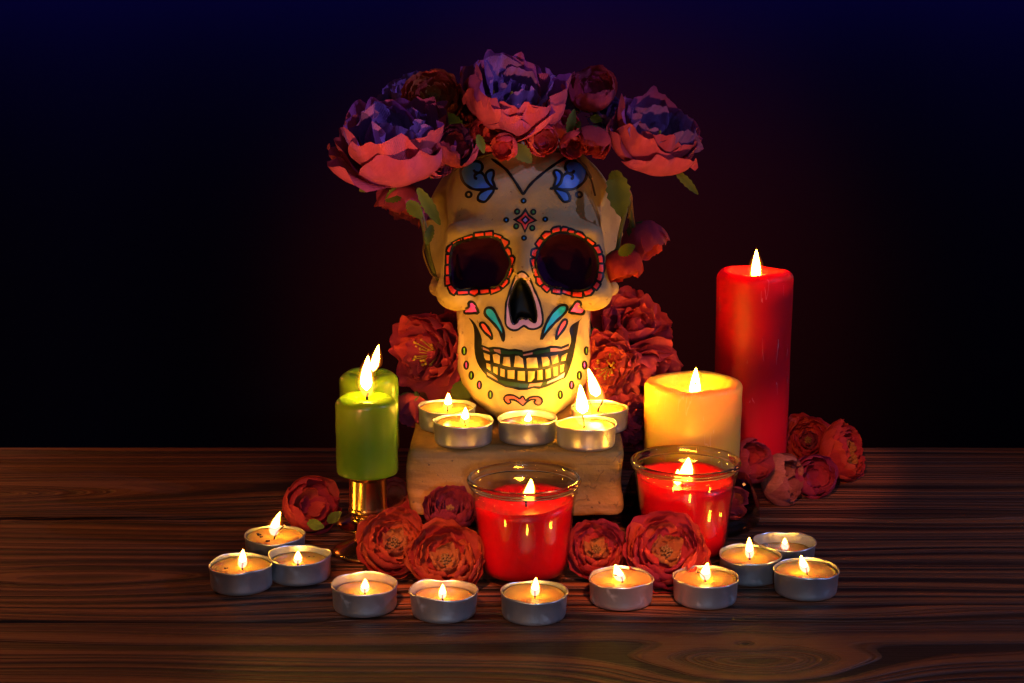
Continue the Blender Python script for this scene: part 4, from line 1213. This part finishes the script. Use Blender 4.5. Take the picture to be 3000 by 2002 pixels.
def flower(kind, px, py, t, rpx, axis, mats, seed, name=None, label=None, cat='flower', group=None, crown=None, squash=1.0, calyx=False, spin=None, core=None):
    rng = random.Random(seed)
    R = rpx * t / F_PX
    ax = Vector(axis).normalized()
    rot = Vector((0, 0, 1)).rotation_difference(ax) @ Quaternion((0, 0, 1), rng.uniform(0, 6.28) if spin is None else spin)
    open_ = kind in ('peony', 'ruffle')
    S = R / (.86 if open_ else 1.03)
    c = P(px, py, t)
    base = c - ax * (S * (.42 if open_ else .95) * squash)
    sc3 = (S, S, S * squash)
    core = core or (STAM if kind == 'peony' else HEART_O)
    nm = {'peony': 'peony_flower', 'ruffle': 'peony_flower', 'ranunculus': 'ranunculus_flower', 'bud': 'rose_bud'}[kind] if name is None else name
    if crown is None:
        root = thing(nm, base, label, cat, group, rot)
        root.scale = sc3
        if kind != 'bud' and kind != 'ruffle':
            obj('stamens' if kind == 'peony' else 'flower_heart', core, root)
    else:
        root = obj(nm, core if kind in ('peony', 'ranunculus') else CALYX, crown, base - crown.location, rot, sc3)
        if label: root['label'] = label
    if calyx and crown is None:
        obj('calyx', CALYX, root)
    for li, ly in enumerate(KINDS[kind]):
        off = rng.uniform(0, 6.28)
        for k in range(ly['n']):
            a = off + 2 * math.pi * k / ly['n'] + (rng.uniform(-.28, .28) if open_ else rng.uniform(-.13, .13))
            q = Quaternion((0, 0, 1), a) @ Quaternion((1, 0, 0), rad(rng.uniform(-14, 12) if open_ else rng.uniform(-2.5, 2.5))) @ Quaternion((0, 1, 0), rad(rng.uniform(-10, 10) if open_ else 0))
            s = rng.uniform(.84, 1.12) if open_ else rng.uniform(.97, 1.02)
            # neighbours alternate a touch in and out so that they overlap
            k2 = 1 + (.02 if k % 2 else -.02)
            obj('petal', petal_data((kind, li, rng.randrange(3)), mats[min(ly['mi'], len(mats) - 1)]), root, (0, 0, 0), q, (s * k2, s * k2, s))
    return root

def leaf(base, tip, width, mat='leaf', parent=None, label=None, seed=0, name='leaf', curl=.18, toward=(0, -1, .25)):
    """serrated cloth leaf between two world points"""
    rng = random.Random(seed); b, t = Vector(base), Vector(tip)
    d = t - b; L = d.length; d.normalize()
    n = Vector(toward); n = (n - d * n.dot(d)).normalized(); s = d.cross(n)
    v, tipv = [], []; m = 12
    for j in range(m + 1):
        q = j / m
        wd = width / 2 * (math.sin(math.pi * min(1, q * .93 + .05)) ** .75) * (1 + (.16 if j % 2 else -.06))
        for i in range(5):
            u = -1 + .5 * i
            p = b + d * (L * q) + s * (u * wd) + n * (curl * L * (math.sin(q * 2.6) * .6 - .3 * q) + .22 * wd * abs(u) + .06 * wd * math.sin(6 * q + i + seed))
            v.append(tuple(p)); tipv.append(.3 + .5 * abs(u))
    f = [(j * 5 + i, j * 5 + i + 1, j * 5 + i + 6, j * 5 + i + 5) for j in range(m) for i in range(4)]
    o0 = parent.matrix_world.translation if False else (parent.location if parent else Vector((0, 0, 0)))
    org = b
    me = mesh(name, [tuple(Vector(p) - org) for p in v], f, M[mat], True, 1.0)
    me.attributes.new('tip', 'FLOAT', 'POINT').data.foreach_set('value', tipv)
    return obj(name, me, parent, org - o0)

def wire(pts, r, mat, parent, name='stem'):
    pts = [Vector(p) for p in pts]
    org = pts[0]
    mb = MB().tube(smooth_path([tuple((p - org) * 1000) for p in pts], 6), r, 7)
    return mb.build(name, M[mat], parent, org - parent.location)

# ------------------------------------------------------------------ crown of flowers on the skull
top = SURF(1536, 470, 0)
crown = thing('flower_crown', top, 'crown of pink and mauve cloth peonies, buds and leaves worn by the skull', 'flower crown')
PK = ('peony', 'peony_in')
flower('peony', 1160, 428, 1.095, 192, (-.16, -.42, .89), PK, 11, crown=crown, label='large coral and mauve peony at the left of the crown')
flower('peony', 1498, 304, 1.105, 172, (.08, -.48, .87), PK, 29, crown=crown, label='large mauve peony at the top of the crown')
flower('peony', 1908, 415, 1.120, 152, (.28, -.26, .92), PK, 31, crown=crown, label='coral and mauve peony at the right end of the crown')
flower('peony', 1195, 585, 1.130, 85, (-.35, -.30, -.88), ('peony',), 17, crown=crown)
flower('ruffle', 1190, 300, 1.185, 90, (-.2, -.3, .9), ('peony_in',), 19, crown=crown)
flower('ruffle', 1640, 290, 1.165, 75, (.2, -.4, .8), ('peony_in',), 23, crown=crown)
flower('ranunculus', 1268, 283, 1.140, 84, (.02, -.72, .66), ('orange', 'ochre'), 37, crown=crown, label='dark orange ranunculus high on the left of the crown')
flower('bud', 1736, 262, 1.145, 67, (.12, -.62, .72), ('crimson', 'magenta'), 41, crown=crown, label='round crimson bud high on the right of the crown')
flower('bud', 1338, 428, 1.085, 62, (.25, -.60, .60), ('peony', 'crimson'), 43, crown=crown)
flower('bud', 1432, 392, 1.095, 52, (.35, -.75, .20), ('scarlet', 'scarlet'), 47, crown=crown)
flower('bud', 1735, 420, 1.100, 52, (-.2, -.45, -.75), ('crimson', 'scarlet'), 53, crown=crown)
flower('bud', 1655, 365, 1.115, 42, (.3, -.6, .5), ('scarlet', 'crimson'), 59, crown=crown)
flower('bud', 1888, 716, 1.135, 68, (.52, -.25, -.72), ('crimson', 'crimson'), 61, crown=crown, label='hanging bud with a dark green calyx right of the eye socket')
flower('bud', 1822, 786, 1.120, 58, (.22, -.30, -.92), ('scarlet', 'scarlet'), 67, crown=crown, label='hanging scarlet bud beside the cheekbone')
flower('ruffle', 1395, 330, 1.150, 72, (-.1, -.6, .7), ('crimson',), 167, crown=crown)
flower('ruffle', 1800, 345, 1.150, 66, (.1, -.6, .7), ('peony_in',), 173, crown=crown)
flower('bud', 1588, 410, 1.090, 46, (.25, -.75, -.1), ('scarlet', 'crimson'), 179, crown=crown)
flower('bud', 1478, 432, 1.082, 38, (-.3, -.75, -.2), ('scarlet', 'scarlet'), 181, crown=crown)
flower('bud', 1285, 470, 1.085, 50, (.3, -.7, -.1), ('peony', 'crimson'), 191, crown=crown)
flower('bud', 1680, 425, 1.095, 40, (.1, -.7, -.3), ('crimson', 'scarlet'), 193, crown=crown)
# leaves
for i, (b, t, w, tt) in enumerate([((1224, 552), (1290, 660), 34, 1.080), ((1195, 590), (1235, 640), 40, 1.085), ((1090, 545), (1052, 560), 24, 1.09), ((1505, 425), (1557, 478), 44, 1.085), ((1400, 395), (1418, 450), 24, 1.075),
                                  ((1800, 500), (1822, 636), 66, 1.105), ((1975, 498), (2045, 570), 24, 1.115), ((1665, 395), (1683, 320), 26, 1.10), ((1690, 375), (1700, 355), 16, 1.10), ((1730, 345), (1765, 355), 26, 1.12), ((1812, 745), (1860, 720), 34, 1.10), ((1265, 660), (1250, 720), 26, 1.11), ((1180, 560), (1130, 590), 40, 1.12),
                                  ((1355, 400), (1300, 330), 50, 1.12), ((1600, 330), (1580, 400), 50, 1.125), ((1235, 480), (1290, 520), 46, 1.10), ((1840, 480), (1960, 498), 30, 1.12)]):
    leaf(P(*b, tt), P(*t, tt - .004), w * tt / F_PX, parent=crown, seed=i + 2)
# wires and stems
wire([P(1850, 490, 1.118), P(1910, 500, 1.116), P(1978, 500, 1.115)], 1.3, 'stem', crown)
wire([P(1240, 470, 1.12), P(1268, 380, 1.15), P(1330, 400, 1.14), P(1430, 420, 1.14), P(1500, 400, 1.15), P(1620, 400, 1.15), P(1740, 380, 1.16), P(1830, 460, 1.14)], 1.8, 'stem', crown)
wire([SURF(x, y, 1.2) for x, y in [(1332, 500), (1370, 476), (1420, 457), (1480, 444), (1540, 440), (1610, 443), (1680, 452), (1740, 470), (1790, 505), (1822, 555)]], .75, 'wire', crown, 'band')
wire([SURF(x, y, 2.2) for x, y in [(1345, 488), (1400, 462), (1470, 446), (1560, 437), (1650, 442), (1730, 462), (1800, 500)]], 1.1, 'wire', crown, 'band')
wire([P(1215, 590, 1.115), P(1238, 660, 1.12), P(1248, 730, 1.125), P(1262, 780, 1.13), P(1283, 822, 1.135)], 1.0, 'stem', crown)
wire([P(1228, 600, 1.112), P(1252, 680, 1.118), P(1258, 740, 1.125), P(1275, 800, 1.13)], .8, 'stem', crown)
wire([P(1240, 640, 1.11), P(1246, 700, 1.118), P(1240, 740, 1.12), P(1262, 800, 1.13), P(1285, 815, 1.132)], .6, 'wire', crown)
wire([P(1815, 520, 1.11), P(1838, 570, 1.115), P(1846, 620, 1.12), P(1856, 680, 1.13)], 1.5, 'stem', crown)
wire([P(1835, 610, 1.112), P(1818, 680, 1.115), P(1808, 745, 1.12)], 1.5, 'stem', crown)
wire([P(1825, 530, 1.105), P(1848, 580, 1.112), P(1856, 640, 1.12), P(1863, 676, 1.128)], .5, 'wire', crown)
wire([P(1800, 500, 1.105), P(1845, 560, 1.11), P(1850, 600, 1.115), P(1840, 640, 1.12)], .6, 'wire', crown)

# ------------------------------------------------------------------ loose flowers round the jaw and on the table
flower('peony', 1255, 1035, 1.158, 128, (-.45, -.80, .25), ('crimson',), 71, label='dusky red open peony behind the left side of the jaw', squash=.8)
flower('ruffle', 1350, 970, 1.175, 80, (-.3, -.75, .6), ('crimson',), 72, label='small dusky red peony between the left cheekbone and the open peony')
flower('ruffle', 1852, 968, 1.175, 108, (.25, -.75, .60), ('crimson',), 73, label='red ruffled peony below the right cheekbone')
flower('ruffle', 1882, 1090, 1.160, 100, (.55, -.80, -.15), ('crimson',), 79, label='red ruffled peony leaning out above the yellow candle')
flower('peony', 1785, 1075, 1.150, 105, (-.15, -.85, .15), ('crimson', 'scarlet'), 83, label='red peony with broad petals pressed against the right side of the jaw', squash=.75)
flower('ruffle', 1860, 1235, 1.135, 80, (.2, -.8, .3), ('magenta',), 89, label='dark magenta flower between the brown block and the yellow candle')
flower('bud', 1200, 1208, 1.125, 58, (-.3, -.45, -.8), ('crimson', 'crimson'), 97, label='closed red bud between the green candle and the brown block', calyx=True)
flower('ranunculus', 1156, 1588, 1.012, 95, (.20, -.76, .62), ('orange', 'ochre'), 101, label='orange red ranunculus right beside the brass candlestick', squash=.85)
flower('ranunculus', 1305, 1635, .995, 105, (-.02, -.72, .69), ('orange', 'ochre'), 103, label='wide open orange ranunculus left of the front jar candle', squash=.8)
flower('ranunculus', 1318, 1487, 1.028, 72, (.05, -.50, .86), ('wine', 'wine'), 107, label='small dark wine red ranunculus resting against the brown block')
flower('ranunculus', 1747, 1607, 1.013, 82, (.05, -.74, .66), ('scarlet', 'ochre'), 109, label='red ranunculus with ochre heart right of the front jar candle', squash=.9)
flower('ranunculus', 1953, 1612, 1.000, 112, (.04, -.72, .70), ('scarlet', 'ochre'), 113, label='largest open ranunculus, red with an ochre heart, before the right jar', squash=.8)
flower('bud', 915, 1482, 1.100, 80, (.42, -.74, .45), ('scarlet', 'scarlet'), 127, label='red rose lying alone on the table left of the candlesticks', calyx=True)
flower('bud', 1160, 1460, 1.080, 58, (.2, -.5, .8), ('scarlet', 'orange'), 131, label='red rose squeezed between the candlestick and the brown block')
flower('ranunculus', 2368, 1288, 1.238, 68, (-.08, -.85, .45), ('scarlet', 'wine'), 137, label='dark red rose at the back beside the tall red candle')
flower('ranunculus', 2482, 1326, 1.215, 82, (.80, -.45, .30), ('scarlet', 'ochre'), 139, label='red ranunculus turned right with a pale heart, outermost on the right')
flower('bud', 2297, 1404, 1.160, 70, (.72, -.45, .10), ('palepink', 'palepink'), 149, label='pale coral closed bud lying before the tall red candle')
flower('bud', 2388, 1398, 1.178, 62, (.15, -.80, .45), ('magenta', 'magenta'), 151, label='small magenta bud between the pale bud and the outermost ranunculus')
flower('bud', 2205, 1352, 1.130, 62, (.55, -.75, .30), ('crimson', 'scarlet'), 157, label='crimson rose half hidden by the yellow candle')
flower('bud', 2150, 1474, 1.075, 46, (.55, -.75, .1), ('crimson', 'scarlet'), 163, label='small red rose on the glass dish right of the jar')
for i, (b, t, w, tt, lab) in enumerate([((1340, 1120), (1365, 1185), 60, 1.15, 'green cloth leaf behind the left side of the chin'), ((960, 1530), (1000, 1500), 30, 1.09, 'small green leaf under the lone red rose'), ((1745, 960), (1740, 1010), 36, 1.16, 'green leaf under the right cheekbone'), ((900, 1530), (950, 1545), 30, 1.085, 'dark green leaf on the table below the lone red rose')]):
    tag(leaf(P(*b, tt), P(*t, tt - .004), w * tt / F_PX, seed=i + 40), lab, 'leaf')
